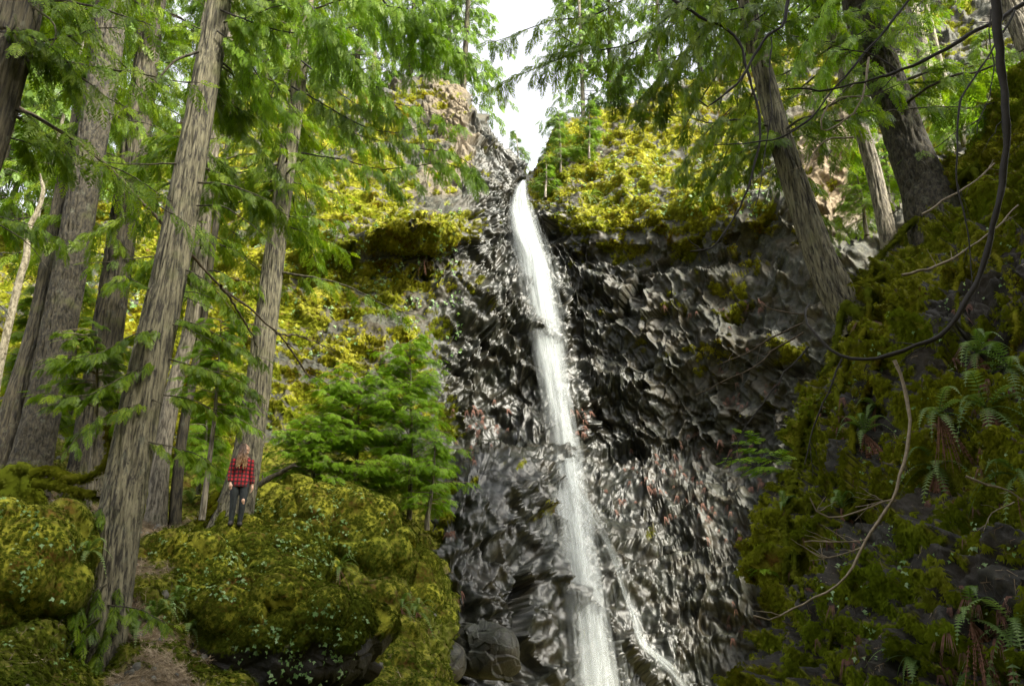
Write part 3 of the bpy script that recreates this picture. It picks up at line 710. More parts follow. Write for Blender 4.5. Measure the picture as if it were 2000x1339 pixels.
def fall_sheet(V_, Q_, A_, rows, wk, bulge, seed, off, dens, n=260, mcol=46):
    """rows: (px, py, half width px, Y, density)"""
    Rr = np.array(rows, float); X = spline(Rr, n)
    C_ = np.array([at(a, b, Y) for a, b, _, Y, _ in X]); hw = np.array([h * mpp(a, b, Y) for a, b, h, Y, _ in X]) * wk
    s = np.concatenate([[0], np.cumsum(np.linalg.norm(np.diff(C_, axis=0), axis=1))])
    u = np.linspace(-1, 1, mcol); Uu, Ss = np.meshgrid(u, s)
    wob = (fbm(np.stack([Uu.ravel() * 2.5 + seed, Ss.ravel() * .35, Uu.ravel() * 0], 1), 3, seed) - .5).reshape(Uu.shape)
    G = C_[:, None] + np.stack([Uu * hw[:, None] * (1 + .25 * wob), off - bulge * hw[:, None] * np.sqrt(np.clip(1 - Uu ** 2, 0, 1)) + wob * .3, 0 * Uu], -1)
    edge = -1.15 * np.abs(Uu) ** 2.2 + dens + X[:, 4][:, None] - .5 * wob
    fl = np.stack([Uu * hw[:, None] * .55 + seed * 3.1, (Ss / 9.0) ** .75 + seed, edge + .0, 1 + 0 * Uu], -1).reshape(-1, 4)
    k = sum(len(v) for v in V_); V_.append(G.reshape(-1, 3)); Q_.append(grid_q(n, mcol) + k); A_.append(fl)
fall = [(1021,362,5,34.2,1.1),(1018,375,9,33.0,1.1),(1015,400,15,32.4,1.0),(1019,440,24,31.6,1.0),(1029,480,28,31.0,1.0),(1042,520,31,30.6,.95),(1050,570,33,30.0,.9),(1060,630,34,29.5,.8),(1070,690,35,29.0,.7),(1082,760,37,28.3,.6),(1094,830,39,27.6,.5),
        (1105,900,42,26.8,.45),(1114,970,46,25.6,.45),(1122,1040,50,24.6,.45),(1132,1120,52,24.0,.4),(1142,1200,52,23.6,.4),(1155,1290,56,23.2,.45),(1165,1400,62,22.8,.6)]
Vw, Qw, Aw = [], [], []
fall_sheet(Vw, Qw, Aw, fall, 1.05, .45, 1, -.3, .18)
fall_sheet(Vw, Qw, Aw, fall, .9, .3, 2, -.2, .38)
fall_sheet(Vw, Qw, Aw, fall, 1.6, .5, 3, -.4, -.2)
fall_sheet(Vw, Qw, Aw, fall, .66, .6, 4, -.42, .15)
low = [(1098,930,20,26.2,-.3),(1090,980,70,25.0,.0),(1105,1060,95,24.2,.05),(1140,1150,90,23.6,.0),(1150,1260,95,23.1,.05),(1165,1400,110,22.7,.2)]
fall_sheet(Vw, Qw, Aw, low, 1.0, .3, 5, .1, .40)
fall_sheet(Vw, Qw, Aw, low, 1.2, .5, 6, -.3, .22)
mk('waterfall', np.concatenate(Vw), np.concatenate(Qw), mW, None, True, {'flow': np.concatenate(Aw)})
tag(bpy.data.objects['waterfall'], 'tall white waterfall dropping from the notch down the black rock', None, None, 'structure')
Vw, Qw, Aw = [], [], []
side = [(1120,955,8,25.3,.2),(1150,1000,12,24.9,.1),(1178,1050,9,24.5,.2),(1198,1100,7,24.2,.3),(1214,1150,6,24.0,.4),(1232,1205,7,23.7,.4),(1250,1255,9,23.5,.6),(1290,1290,16,23.0,.1),(1330,1335,26,22.6,.0),(1360,1400,34,22.2,.0)]
fall_sheet(Vw, Qw, Aw, side, 1.0, .5, 7, -.4, .4, 160, 24)
fall_sheet(Vw, Qw, Aw, side, 2.4, .5, 8, -.5, .12, 160, 30)
fall_sheet(Vw, Qw, Aw, [(a + 8, b, h * 1.4, Y, (.35 if k % 2 else -.35)) for k, (a, b, h, Y, _) in enumerate(side)], 1.6, .3, 9, -.3, .1, 160, 30)
mk('water', np.concatenate(Vw), np.concatenate(Qw), mW, None, True, {'flow': np.concatenate(Aw)})
tag(bpy.data.objects['water'], 'thin side stream splitting right off the main fall', None, None, 'structure')

# ------------------------------------------------------------------ trees of the left side
Z = lambda px, py, Y: at(px, py, Y)[2]
def live(n, z, Lr, **k): return dict(n=n, z=z, L=Lr, **k)
def bl(*defs):
    """explicit boughs: (points, Y or (Y0, Y1), r0, sec, secL, nsp, size, droop, bare)"""
    def f(wood, spr):
        for dd in defs:
            pts, Y, r0, sec, secL, nsp, size, droop = dd[:8]; bare = len(dd) > 8 and dd[8]
            bough(wood, spr, px_path(pts, Y), r0, sec, secL, nsp, size, droop, .08, bare, 6)
    return f
G1 = 'large trunks standing on the left slope'
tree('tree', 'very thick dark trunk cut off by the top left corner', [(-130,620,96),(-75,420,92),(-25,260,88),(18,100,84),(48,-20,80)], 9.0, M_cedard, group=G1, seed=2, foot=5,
     live=live(16, (8, 14), (1.5, 3), az=(-.6, 1.2), size=.3), dead=dict(n=10, z=(3.5, 8), L=(.4, 1.3), sec=4),
     extra=bl(([(60,10),(100,40),(108,70),(95,95)], 8.6, .022, 4, .25, 0, .2, .1, True), ([(30,30),(28,55),(0,75)], 8.6, .02, 3, .2, 0, .2, .1, True)))
tree('tree', 'broad rough barked fir trunk at the left, the thickest full trunk in the row', [(56,925,76),(84,800,71),(116,640,67),(146,480,64),(175,300,61),(201,150,59),(224,0,56)], (17, 18.5), M_fir, 'fir', G1, seed=3, flare=.25, up=12,
     live=live(30, (9.5, 22), (1.5, 3.6), az=(-.4, 3.5), hang=.5, size=.38, nsp=6), dead=dict(n=16, z=(4, 9), L=(.3, 1.3)))
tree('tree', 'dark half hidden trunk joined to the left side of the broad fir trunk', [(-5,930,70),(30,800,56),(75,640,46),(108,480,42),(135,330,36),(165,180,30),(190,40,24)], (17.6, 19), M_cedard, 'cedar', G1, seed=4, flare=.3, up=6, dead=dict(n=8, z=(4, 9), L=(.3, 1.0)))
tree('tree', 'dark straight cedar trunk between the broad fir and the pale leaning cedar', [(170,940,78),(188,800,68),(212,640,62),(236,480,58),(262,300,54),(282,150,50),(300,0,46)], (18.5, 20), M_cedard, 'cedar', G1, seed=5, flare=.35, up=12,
     live=live(30, (10, 23), (1.5, 3.6), az=(-.4, 3.5), size=.38), dead=dict(n=20, z=(4, 10), L=(.3, 1.5)))
tree('tree', 'big pale ridged cedar trunk leaning right, rooted at the bottom edge of the photo', [(182,1380,104),(205,1200,98),(236,1000,90),(262,850,84),(305,650,76),(342,480,68),(372,320,60),(402,150,54),(428,0,48)], (11.4, 13.2), M_cedar, 'cedar', G1, seed=6, flare=.3, up=9,
     live=live(26, (9, 18), (1.4, 3.0), az=(-.5, 3.2), size=.3, nsp=7), dead=dict(n=26, z=(3, 9.5), L=(.2, 1.3)), tmpl=SPR_N,
     extra=bl(([(387,102),(344,118),(305,158),(251,204),(186,254)], (12.8, 12.2), .03, 5, .3, 0, .2, .1, True), ([(344,319),(251,321),(165,312)], (12.5, 12.1), .018, 5, .2, 0, .2, .1, True),
              ([(388,357),(440,360),(500,380),(545,402)], (12.6, 12.2), .022, 6, .3, 3, .2, .3), ([(380,402),(430,402),(480,430),(530,470)], (12.6, 12.2), .016, 6, .3, 3, .2, .3),
              ([(330,640),(270,650),(190,690),(95,705)], (12.2, 11.2), .015, 12, .5, 10, .19, .3), ([(320,690),(250,730),(170,770),(60,765)], (12.2, 11.0), .015, 12, .5, 10, .19, .3),
              ([(330,620),(400,640),(470,680),(520,700)], (12.3, 12.6), .015, 13, .5, 12, .19, .25), ([(330,700),(400,720),(460,740),(510,770)], (12.2, 12.4), .015, 12, .5, 12, .19, .3),
              ([(310,770),(370,780),(430,805),(470,835)], (12.2, 12.4), .013, 9, .45, 10, .18, .3), ([(300,780),(230,800),(170,830),(130,880)], (12, 11.2), .013, 9, .45, 9, .18, .35),
              ([(270,860),(330,870),(390,890),(430,920)], (12, 11.6), .012, 8, .4, 9, .18, .35), ([(285,560),(240,540),(220,560)], (12.3, 11.8), .01, 6, .3, 5, .22, .3),
              ([(330,520),(390,540),(450,600),(480,640)], (12.4, 12.6), .014, 10, .45, 10, .19, .35),
              ([(215,980),(170,1010),(130,1050)], (11.8, 11.2), .010, 6, .35, 8, .18, .4), ([(230,1130),(160,1170),(80,1260)], (11.6, 10.4), .012, 9, .4, 9, .18, .35), ([(220,1190),(150,1240),(90,1320)], (11.5, 10.4), .012, 9, .4, 9, .18, .35),
              ([(210,1180),(270,1190),(340,1220)], (11.4, 10.8), .010, 8, .35, 9, .18, .35), ([(200,1250),(150,1290),(110,1350)], (11.3, 10.6), .010, 7, .35, 9, .18, .35)))
tree('tree', 'slender grey trunk just behind the big pale leaning cedar', [(303,1018,42),(318,880,36),(340,760,33),(372,640,30),(392,500,29),(405,380,27),(425,220,24),(455,40,20)], (17.2, 18.5), M_grey, 'cedar', G1, seed=7, flare=.35, up=7,
     live=live(26, (9, 16), (1, 2.6)), dead=dict(n=14, z=(4, 10), L=(.3, 1.2)), seg=48)
tree('tree', 'thinnest trunk of the row, a brown pole right of the slender grey trunk', [(341,1030,26),(350,900,22),(368,780,20),(395,640,17),(410,520,15),(430,380,13)], (17.4, 18.2), M_cedard, 'cedar', G1, seed=8, flare=.2, up=4, seg=40, dead=dict(n=8, z=(4, 8), L=(.2, .8)))
MR = [([(430,985),(405,1010),(385,1034),(360,1045)], (17.2, 16.8), .09), ([(440,1000),(425,1025),(405,1040)], (17.1, 16.7), .09), ([(480,1005),(488,1025),(492,1040)], (17.1, 16.9), .06), ([(425,960),(395,1005),(372,1038)], (17.4, 17.2), .08)]
tree('tree', 'straight cedar trunk with mossy root flare directly behind the woman', [(452,1025,78),(470,950,68),(485,880,60),(498,800,55),(518,650,49),(536,500,44),(556,350,39),(578,200,33),(600,0,27)], (17.3, 19), M_cedar, 'cedar', G1, seed=9, flare=.35, up=11,
     live=live(52, (9.5, 21), (1.6, 3.6), size=.36, nsp=7), dead=dict(n=22, z=(5, 12), L=(.3, 1.8)), roots=MR)
tree('stem', 'crooked pale mossy stem leaning at the far left edge', [(-8,760,17),(5,690,16),(25,600,15),(40,540,15),(52,500,14),(55,450,12),(72,415,10),(84,375,8),(78,340,5)], 15.5, M_white, 'cedar', seed=10, flare=0, up=0, seg=24, cat='bare tree',
     extra=bl(([(72,415),(95,395),(118,385)], 15.5, .012, 4, .3, 0, .2, -.2, True), ([(55,450),(45,420),(40,380)], 15.5, .01, 3, .3, 0, .2, -.3, True), ([(40,540),(60,540),(75,552)], 15.5, .012, 3, .2, 0, .2, .1, True), ([(8,690),(35,690),(52,688)], 15.4, .01, 2, .2, 0, .2, .1, True)))
# the long dead pole and curved bough across the left trunks
def bare_thing(name, label, cat, segs, m, Y, seg=7, tw=6, twL=.4, group=None, mats=None):
    p0 = px_path(segs[0][0], Y)[0]; root = thing(name, label, cat, p0, group); a = Acc()
    for k, (pts, w0, w1) in enumerate(segs):
        Yk = Y if k == 0 or not isinstance(Y, (tuple, list)) else Y
        path = np.array(px_path(pts, Yk)); Ln = np.linalg.norm(np.diff(path, axis=0), axis=1).sum(); P = spline(path, max(8, int(Ln * 9)))
        P = P + (np.stack([fbm(P * 3, 3, 3), fbm(P * 3, 3, 4), fbm(P * 3, 3, 5)], 1) - .5) * .10; sc = mpp(pts[0][0], pts[0][1], Yk if not isinstance(Yk, (tuple, list)) else Yk[0]) / 2
        V, Q = tube(P, np.linspace(w0 * sc, w1 * sc, len(P)) * (.55 + .9 * fbm(P * 11, 3, 2)), seg); a.add(V, Q)
        for i in range(int(tw)):
            j = random.randrange(len(P) // 5, len(P) - 1); T = nrm(P[j + 1] - P[j]); d = nrm(T * .7 + np.array([random.uniform(-1, 1), random.uniform(-.5, .5), random.uniform(-.8, .8)]))
            l = twL * random.uniform(.3, 1.2); u = np.linspace(0, 1, 7)[:, None]
            Sg = P[j] + d * l * u + (RNG.random((7, 3)) - .5) * .05 * l - UP * .25 * l * u * u * random.uniform(-1, 1); Sg[0] = P[j]
            V, Q = tube(Sg, np.linspace(w1 * sc * .7, .0015, 7), 4); a.add(V, Q)
    a.obj('wood', m, root, True, base=p0); return root
bare_thing('dead_pole', 'long thin dead pole slanting down right across the left trunks', 'dead tree', [([(-40,165),(21,200),(143,272),(215,330),(287,405),(355,480),(383,505),(430,559),(509,620),(559,670),(609,738)], 9, 4), ([(430,559),(462,602),(490,650),(503,676)], 6, 3), ([(540,650),(600,660),(655,685)], 4, 2)], M_twig, (10.5, 15.5), tw=10, twL=.5)
def mossy_log(name, label, segs, Y):
    p0 = np.array(px_path(segs[0][0], Y)[0]); root = thing(name, label, 'log', p0); a = Acc()
    for pts, w0, w1 in segs: lumpy(a, np.array(px_path(pts, Y)), w0 / 2 * mpp(100, 930, Y), w1 / 2 * mpp(100, 930, Y))
    a.obj('wood', M_mossroot, root, True, p0)
mossy_log('fallen_log', 'mossy fallen branch curving up right from the stump at the left', [([(60,925),(100,922),(130,938),(170,935),(200,905),(212,860),(208,835)], 24, 9), ([(62,940),(100,950),(140,960),(180,964)], 22, 14)], 12.4)
bare_thing('fallen_log', 'broken brown branch leaning beside the right of the tree behind the woman', 'log', [([(505,950),(540,925),(578,905)], 13, 8)], M_cedard, 17.0, 8, 3, .3)
# stump
st = thing('stump', 'dark rotten mossy stump at the left edge above the corner block', 'stump', at(30, 975, 14.3))
a = Acc(); lumpy(a, np.array([at(30, 1000, 13.9), at(28, 965, 13.9), at(26, 945, 13.9), at(25, 925, 13.9)]), .46, .30); lumpy(a, np.array([at(-10, 935, 13.8), at(20, 920, 13.7), at(50, 920, 13.7), at(62, 935, 13.6), at(80, 975, 13.4)]), .10, .05)
lumpy(a, np.array([at(62, 1000, 13.6), at(60, 965, 13.6), at(52, 940, 13.7)]), .22, .12); a.obj('wood', M_mossroot, st, True, at(30, 975, 14.3))

# ------------------------------------------------------------------ trees of the right side
G2 = 'leaning trunks on the right bank'
RR = [([(1650,650),(1612,720),(1590,790),(1566,850),(1556,930),(1540,1010),(1535,1100),(1522,1190)], None, .07), ([(1700,570),(1690,650),(1640,740),(1640,830),(1600,900),(1590,990),(1560,1080),(1565,1170)], None, .055), ([(1740,600),(1720,700),(1690,760),(1660,860),(1665,960),(1640,1060),(1650,1160),(1620,1260)], None, .05), ([(1640,1010),(1700,960),(1740,900),(1800,880)], None, .045), ([(1655,590),(1640,640),(1632,700),(1600,735)], (12.7, 12.0), .07), ([(1665,560),(1720,540),(1790,500),(1850,440)], (12.9, 12.6), .07), ([(1650,600),(1690,620),(1700,660),(1670,700)], (12.4, 11.6), .09), ([(1690,560),(1740,590),(1790,560)], (12.6, 12), .06)]
tree('tree', 'curved pale cedar trunk leaning left, rooted in moss on the edge of the right bank', [(1662,612,70),(1632,565,72),(1605,510,66),(1580,440,60),(1550,350,54),(1522,260,48),(1495,160,43),(1470,60,38),(1455,-20,35)], (13.0, 14.0), M_cedar, 'cedar', G2, seed=21, flare=.25, up=9, foot=.4,
     live=live(36, (10.5, 20), (1.5, 3.4), size=.3, nsp=7), dead=dict(n=14, z=(7, 12), L=(.3, 1.6)), tmpl=SPR_N, roots=RR)
tree('tree', 'thin pale grey trunk leaning left between the curved cedar and the rough fir', [(1738,480,36),(1722,400,33),(1700,310,31),(1672,220,29),(1640,110,27),(1605,-10,24)], (16.5, 17.5), M_grey, 'cedar', G2, seed=22, flare=.1, up=8, seg=56,
     live=live(12, (13, 20), (1.2, 2.6)), dead=dict(n=20, z=(8, 14), L=(.3, 1.6)))
tree('tree', 'massive rough furrowed fir trunk leaning left at the top of the right bank', [(1822,425,112),(1806,370,92),(1780,300,84),(1752,220,78),(1722,130,72),(1690,40,66),(1668,-30,62)], (13.9, 15.3), M_fir, 'fir', G2, seed=23, flare=.3, up=12, foot=1.8,
     live=live(44, (11.5, 23), (1.8, 4.2), size=.4, nsp=7), dead=dict(n=12, z=(8, 13), L=(.3, 1.6)),
     roots=[([(1850,420),(1880,500),(1870,590),(1910,680),(1890,780)], None, .05), ([(1900,330),(1950,420),(1940,500),(1985,600),(1975,700)], None, .05), ([(1840,400),(1780,440),(1720,500),(1690,560)], (14, 12.9), .08), ([(1850,380),(1900,330),(1990,270)], (13.8, 12.4), .10), ([(1845,410),(1820,470),(1750,540),(1700,610),(1690,660)], (13.8, 11.6), .07), ([(1870,400),(1850,470),(1830,520)], (13.6, 11.8), .06)])
tree('tree', 'faint pale trunk far right behind the rough fir', [(1850,300,30),(1825,190,27),(1800,90,25),(1775,-10,23)], (20, 21.5), M_grey, 'cedar', G2, seed=24, flare=.1, up=6, seg=40, dead=dict(n=12, z=(11, 17), L=(.3, 1.6)), live=live(10, (14, 22), (1, 2.4)))
tree('tree', 'thin pale pole beside the faint pale trunk at far right', [(1862,225,14),(1835,120,13),(1812,20,12),(1808,-20,12)], 21.5, M_grey, 'cedar', G2, seed=25, flare=.1, up=4, seg=24)
tree('tree', 'grey trunk cut off by the top right corner', [(2080,260,46),(2035,160,44),(1990,50,42),(1962,-30,40)], (13, 13.8), M_grey, 'cedar', G2, seed=26, flare=.1, up=9, foot=1.0,
     live=live(22, (10.5, 20), (1.6, 3.6), size=.36), dead=dict(n=8, z=(8, 12), L=(.3, 1.3)))
tree('tree', 'leaning snag between the curved cedar and the brown soil patch', [(1614,290,20),(1610,250,16),(1606,215,9),(1604,200,1)], 28.3, M_cedard, 'fir', None, seed=27, flare=.3, up=0, seg=24)
bare_thing('curved_stem', 'dark stem hanging in at the top right and curling left like a hook', 'bare stem', [([(1940,-30),(1950,60),(1962,160),(1967,260),(1958,360),(1935,460),(1910,540),(1870,615),(1820,665),(1760,692),(1700,703),(1650,695),(1605,670),(1580,640),(1575,610),(1580,588)], 18, 4)], M_dark, (6.2, 7.4), 12, 7, .35)
bare_thing('bare_bough', 'thin bough slanting down left from the tip of the hooked stem', 'branch', [([(1579,677),(1515,745),(1454,839),(1418,907)], 4, 2), ([(1640,700),(1600,800),(1565,905)], 4, 2)], M_dark, 7.3, 5, 4, .3)
bare_thing('bare_bough', 'pair of thin parallel boughs reaching left over the black cliff', 'branch', [([(1572,631),(1515,660),(1454,688),(1397,717)], 4, 2), ([(1570,652),(1500,690),(1430,735),(1357,767)], 4, 2), ([(1575,610),(1540,610),(1500,600),(1460,582)], 3, 1.5)], M_twig, 7.4, 5, 4, .25)
bare_thing('bare_bough', 'pale arching dead bough in front of the lower right bank', 'branch', [([(1748,706),(1776,788),(1774,871),(1743,964),(1693,1053),(1643,1125),(1593,1160),(1540,1189),(1500,1205),(1472,1201)], 8, 3), ([(1743,971),(1693,992),(1640,1005),(1600,996),(1586,974)], 4, 2), ([(1693,1053),(1620,1056),(1568,1060)], 3, 2), ([(1680,1067),(1640,1080),(1604,1087),(1572,1071)], 3, 2), ([(1745,975),(1700,985),(1672,988)], 3, 1.5)], M_pale, 7.4, 7, 5, .3)
bare_thing('bare_bough', 'dark bough sweeping in from the top right corner across three trunks', 'branch', [([(2030,-10),(1940,45),(1873,82),(1755,140),(1694,158),(1622,176),(1533,176)], 11, 3), ([(1755,140),(1700,100),(1640,95)], 4, 2)], M_dark, 7.0, 6, 8, .5)
bare_thing('bare_bough', 'thin bough curving from the top past the rough fir to the mossy slope', 'branch', [([(1790,-20),(1769,11),(1694,97),(1612,193),(1551,254),(1500,269),(1430,281),(1393,283)], 6, 2)], M_dark, 7.6, 5, 8, .4)
bare_thing('bare_bough', 'brown vine like bough arching down in front of the black cliff', 'branch', [([(1300,-15),(1318,0),(1364,29),(1418,57),(1450,93),(1458,133),(1479,200),(1483,258),(1472,333),(1443,405),(1410,460),(1385,485),(1350,490)], 7, 3)], M_dark, 8.6, 6, 6, .4)
bare_thing('bare_bough', 'dark bough dropping from the top and hooking left beside the curved cedar', 'branch', [([(1542,-20),(1540,0),(1529,50),(1493,75),(1454,143),(1390,204),(1368,193)], 8, 3), ([(1505,72),(1505,180),(1495,290),(1475,400)], 3, 2)], M_dark, 8.0, 6, 6, .4)
bare_thing('bare_bough', 'pale twisting twig hanging beside the rough fir', 'branch', [([(1698,111),(1690,160),(1680,205),(1640,244),(1608,258),(1605,235),(1640,195),(1698,190)], 5, 2), ([(1669,268),(1620,272),(1585,300),(1568,335)], 4, 2)], M_pale, 9.0, 5, 4, .3)
bare_thing('bare_bough', 'long thin twig hanging down beside the hooked stem', 'branch', [([(1985,20),(1938,100),(1888,172),(1873,215),(1870,322),(1881,394),(1895,477),(1900,560)], 5, 2), ([(1938,20),(1935,150),(1910,260)], 3, 1.5)], M_dark, 6.8, 5, 4, .3)
bare_thing('bare_bough', 'mossy twig rising right over the roots on the bank', 'branch', [([(1760,536),(1830,520),(1880,490),(1935,455),(1990,400)], 6, 3), ([(1800,420),(1850,390),(1900,360),(1945,318)], 5, 3), ([(1950,790),(1900,800),(1850,790)], 3, 2)], M_pale, 9.6, 5, 5, .3)
bare_thing('bare_bough', 'thin dead stick lying on the dark bank at the right edge', 'branch', [([(1884,928),(1925,945),(1965,955),(2000,975),(2040,990)], 5, 2), ([(1978,977),(1940,1000),(1925,1035)], 3, 1.5)], M_pale, 7.2, 5, 4, .2)

# ------------------------------------------------------------------ overhanging foliage boughs
def hang(label, defs, tmpl=None, lm=None, name='cedar_bough', wood=None):
    p0 = px_path(defs[0][0], defs[0][1])[0]; root = thing(name, label, 'cedar bough', p0, 'cedar boughs hanging in from above')
    wa, sp = Acc(), Sprays(); bl(*defs)(wa, sp); wa.obj('stem', wood or M_dark, root, base=p0)
    lf = Acc(); sp.put(lf, tmpl or SPR_N); lf.obj('foliage', lm or M_leaf, root, base=p0); return root
hang('long leafy bough slanting down right from the top, left of the waterfall', [([(560,-40),(620,30),(680,110),(730,165),(770,205),(795,240)], (12, 13), .03, 26, .75, 8, .30, .6), ([(620,30),(640,100),(650,160)], (12, 12.6), .014, 9, .5, 7, .28, .6)], lm=M_leafb)
hang('bough crossing the top left of the sky gap, leaves above the bare ridge', [([(720,-40),(760,15),(820,60),(880,95),(945,130)], (12, 13), .025, 22, .7, 8, .28, .55), ([(800,45),(840,90),(850,140)], (12.4, 12.8), .012, 8, .45, 7, .26, .6)], lm=M_leafb)
hang('drooping bough with yellow moss on its stem in front of the left slope', [([(570,170),(610,190),(650,215),(720,250),(780,258),(840,240)], (13.5, 12.5), .022, 18, .6, 7, .28, .6), ([(590,120),(650,170),(700,205),(760,225)], (13.6, 12.8), .018, 14, .6, 7, .28, .6)])
hang('low bough ending in dark leaf fans just left of the top of the waterfall', [([(590,300),(660,310),(740,330),(800,325),(870,320),(930,345)], (15, 13), .02, 18, .6, 8, .30, .55), ([(820,290),(880,300),(930,330),(945,360)], (13.4, 13), .012, 10, .4, 8, .26, .6)], lm=M_leafb)
hang('broad curtain of fronds at the top centre left', [([(640,-60),(700,-10),(780,15),(860,10)], (11.5, 12), .02, 20, .7, 9, .28, .8), ([(880,-50),(850,10),(810,80),(780,160)], (12, 12.6), .015, 14, .5, 7, .27, .6)], lm=M_leafb)
hang('bough of fronds across the mossy ridge just left of the sky gap', [([(600,60),(660,120),(740,190),(830,215),(905,250)], (14, 14), .02, 18, .7, 8, .3, .55), ([(640,240),(720,270),(800,280),(870,275)], (14.4, 14), .016, 13, .55, 7, .28, .5)], lm=M_leafb)
hang('leafy bough between the pale leaning cedar and the cedar behind the woman', [([(425,60),(480,110),(530,190),(570,230)], (12.8, 13.6), .02, 16, .65, 8, .28, .5), ([(430,20),(510,50),(590,65),(680,40)], (12.8, 13), .02, 16, .6, 8, .28, .5)], lm=M_leafb)
hang('sparse bough dropping behind the pale leaning cedar', [([(445,210),(490,270),(540,330),(560,380)], (14, 14.5), .014, 12, .5, 6, .27, .5), ([(400,300),(450,330),(500,400),(540,450)], (13.6, 14), .012, 10, .5, 5, .25, .5)])
hang('dark arching bough hanging over the top right of the sky gap', [([(1400,-40),(1331,7),(1259,72),(1188,97),(1134,90),(1091,65)], (8.5, 9), .022, 18, .45, 7, .20, .5), ([(1150,95),(1080,120),(1010,150),(960,175)], (9, 9.6), .012, 13, .4, 7, .19, .45)])
hang('fan of fronds left of the arching bough, against the white sky', [([(1250,-20),(1160,30),(1080,40),(1000,70),(950,85)], (9.6, 10.4), .016, 18, .45, 7, .2, .4)], tmpl=SPR_N)
hang('heavy dark bough of hanging fronds over the right mossy slope', [([(1420,-30),(1380,50),(1330,110),(1270,170),(1230,230)], (8.4, 9.2), .018, 20, .5, 9, .21, .8), ([(1330,100),(1300,180),(1280,240)], (8.9, 9.2), .01, 10, .35, 8, .2, .9), ([(1250,75),(1210,150),(1200,210)], (8.9, 9.3), .01, 10, .35, 8, .2, .8)], lm=M_leaf)
hang('dense green bough in front of the curved pale cedar at the top', [([(1560,-40),(1500,20),(1440,70),(1380,130),(1330,190)], (9.5, 10), .016, 20, .5, 9, .22, .7), ([(1500,10),(1420,20),(1340,40),(1290,60)], (9.4, 9.8), .014, 16, .45, 9, .22, .7)])
hang('thin frond bough drooping over the mossy lip right of the waterfall', [([(1430,210),(1380,260),(1340,310),(1310,340)], (10.5, 10.8), .01, 11, .4, 7, .21, .6), ([(1440,300),(1420,340),(1400,370)], (10.6, 10.8), .008, 8, .35, 7, .2, .6)])
hang('leafy bough between the curved cedar and the rough fir', [([(1650,-30),(1600,40),(1560,110),(1545,170)], (11.5, 12), .014, 14, .5, 8, .25, .5), ([(1690,60),(1620,110),(1580,200)], (12, 12.4), .012, 11, .5, 7, .24, .5)], lm=M_leafb)
hang('small frond bough reaching left from the mossy edge of the right bank', [([(1530,905),(1490,880),(1450,845)], (11.6, 11.2), .008, 9, .35, 6, .2, .1), ([(1530,920),(1480,910),(1430,895)], (11.6, 11.2), .008, 9, .35, 6, .2, .1)], lm=M_leafb)
hang('tiny bright frond bough at the left edge of the lower right bank', [([(1520,1120),(1500,1112),(1482,1110)], (10.6, 10.4), .006, 7, .2, 5, .14, .1)], lm=M_leafb)
hang('wisps of cedar leaves in front of the top left trunks', [([(-20,60),(60,70),(130,120),(150,180)], (8.6, 9.2), .014, 16, .5, 8, .22, .5), ([(60,-20),(120,10),(180,60)], (9, 9.6), .012, 12, .45, 8, .22, .5)])
hang('dark leafy wisps crossing the big corner trunk', [([(20,270),(90,290),(160,330)], (9, 9.6), .012, 10, .4, 6, .22, .4), ([(-20,420),(60,440),(130,470)], (10.5, 11), .01, 10, .45, 6, .24, .4)])

# ------------------------------------------------------------------ conifers far behind, on the rims
far = [(-10,30,9,385),(85,31,9,360),(160,34,9,330),(-60,36,9,360),(25,34,12,380),(62,38,9,340),(120,37,11,330),(235,41,10,270),(352,38,11,250),(470,42,12,215),(512,40,10,200),(548,40,16,190),(690,41,14,190),(725,43,10,185),(800,44,12,160),(868,44,13,170),(903,42,15,190),(955,46,11,270),(985,50,12,300),(1012,56,10,330),(1060,48,9,270),(1140,44,10,230),(1190,45,12,205),(1290,44,11,170),(1370,43,13,150),(1440,42,12,125),(1545,41,13,90),(1660,36,13,60)]
lab = ['low at the far left edge','behind the crooked pale stem','just left of the broad fir','outside the left edge','at the left edge, pale against the sky','just right of the corner trunk','between the corner trunk and the broad fir','between the broad fir and the straight cedar','behind the pale leaning cedar','right of the pale leaning cedar',
 'just left of the bright sky hole','at the bright sky hole beside the cedar behind the woman','above the mossy left ridge','second on the mossy left ridge','over the bare stone ridge','left of the tree that leans into the sky gap','with its trunk on the edge of the sky gap','deep inside the sky gap on its left','in the middle of the sky gap','straight above the lip of the waterfall','in the sky gap on its right','first on the right rim','second on the right rim','third on the right rim, above the mossy slope','fourth on the right rim','behind the top of the curved cedar','between the curved cedar and the rough fir','behind the rough fir trunk']
for i, (px, Y, wd, py) in enumerate(far):
    b = at(px, py + 12, Y)
    if i in (3, 17, 18, 19, 20, 27): continue
    hgt = 16 + 7 * ((i * 37) % 11) / 11
    tp = b + np.array([((i * 13) % 7 - 3) * .12, 0, hgt]); r = wd / 2 * mpp(px, py, Y)
    root = thing('conifer', 'distant conifer ' + lab[i], 'conifer', b, 'distant conifers on the gorge rim')
    wood, spr = Acc(), Sprays()
    V, Q = tube(spline([b - (0, 0, 1.5), b, (b + tp) / 2 + (.15, 0, 0), tp], 20), np.linspace(r, .03, 20), 9); mk('trunk', V - b, Q, M_grey if i % 2 else M_cedard, root, True)
    nb = 64
    for k in range(nb):
        f = .0 + 1.0 * (k + random.random()) / nb; p = b + (tp - b) * f; az = random.uniform(0, 6.28); l = (3.4 * (1 - f) ** .7 + .5) * random.uniform(.6, 1.1) 
        h = np.array([math.cos(az), math.sin(az), 0]); u = np.linspace(0, 1, 5)[:, None]
        bough(wood, spr, p + h * l * u + UP * l * (.1 * u - .35 * u * u), .03, 6, .85, 5, .5, .45, .15, seg=3)
    wood.obj('branches', M_cedard, root, base=b); lf = Acc(); spr.put(lf, SPR_F); lf.obj('crown', M_leafd, root, base=b)

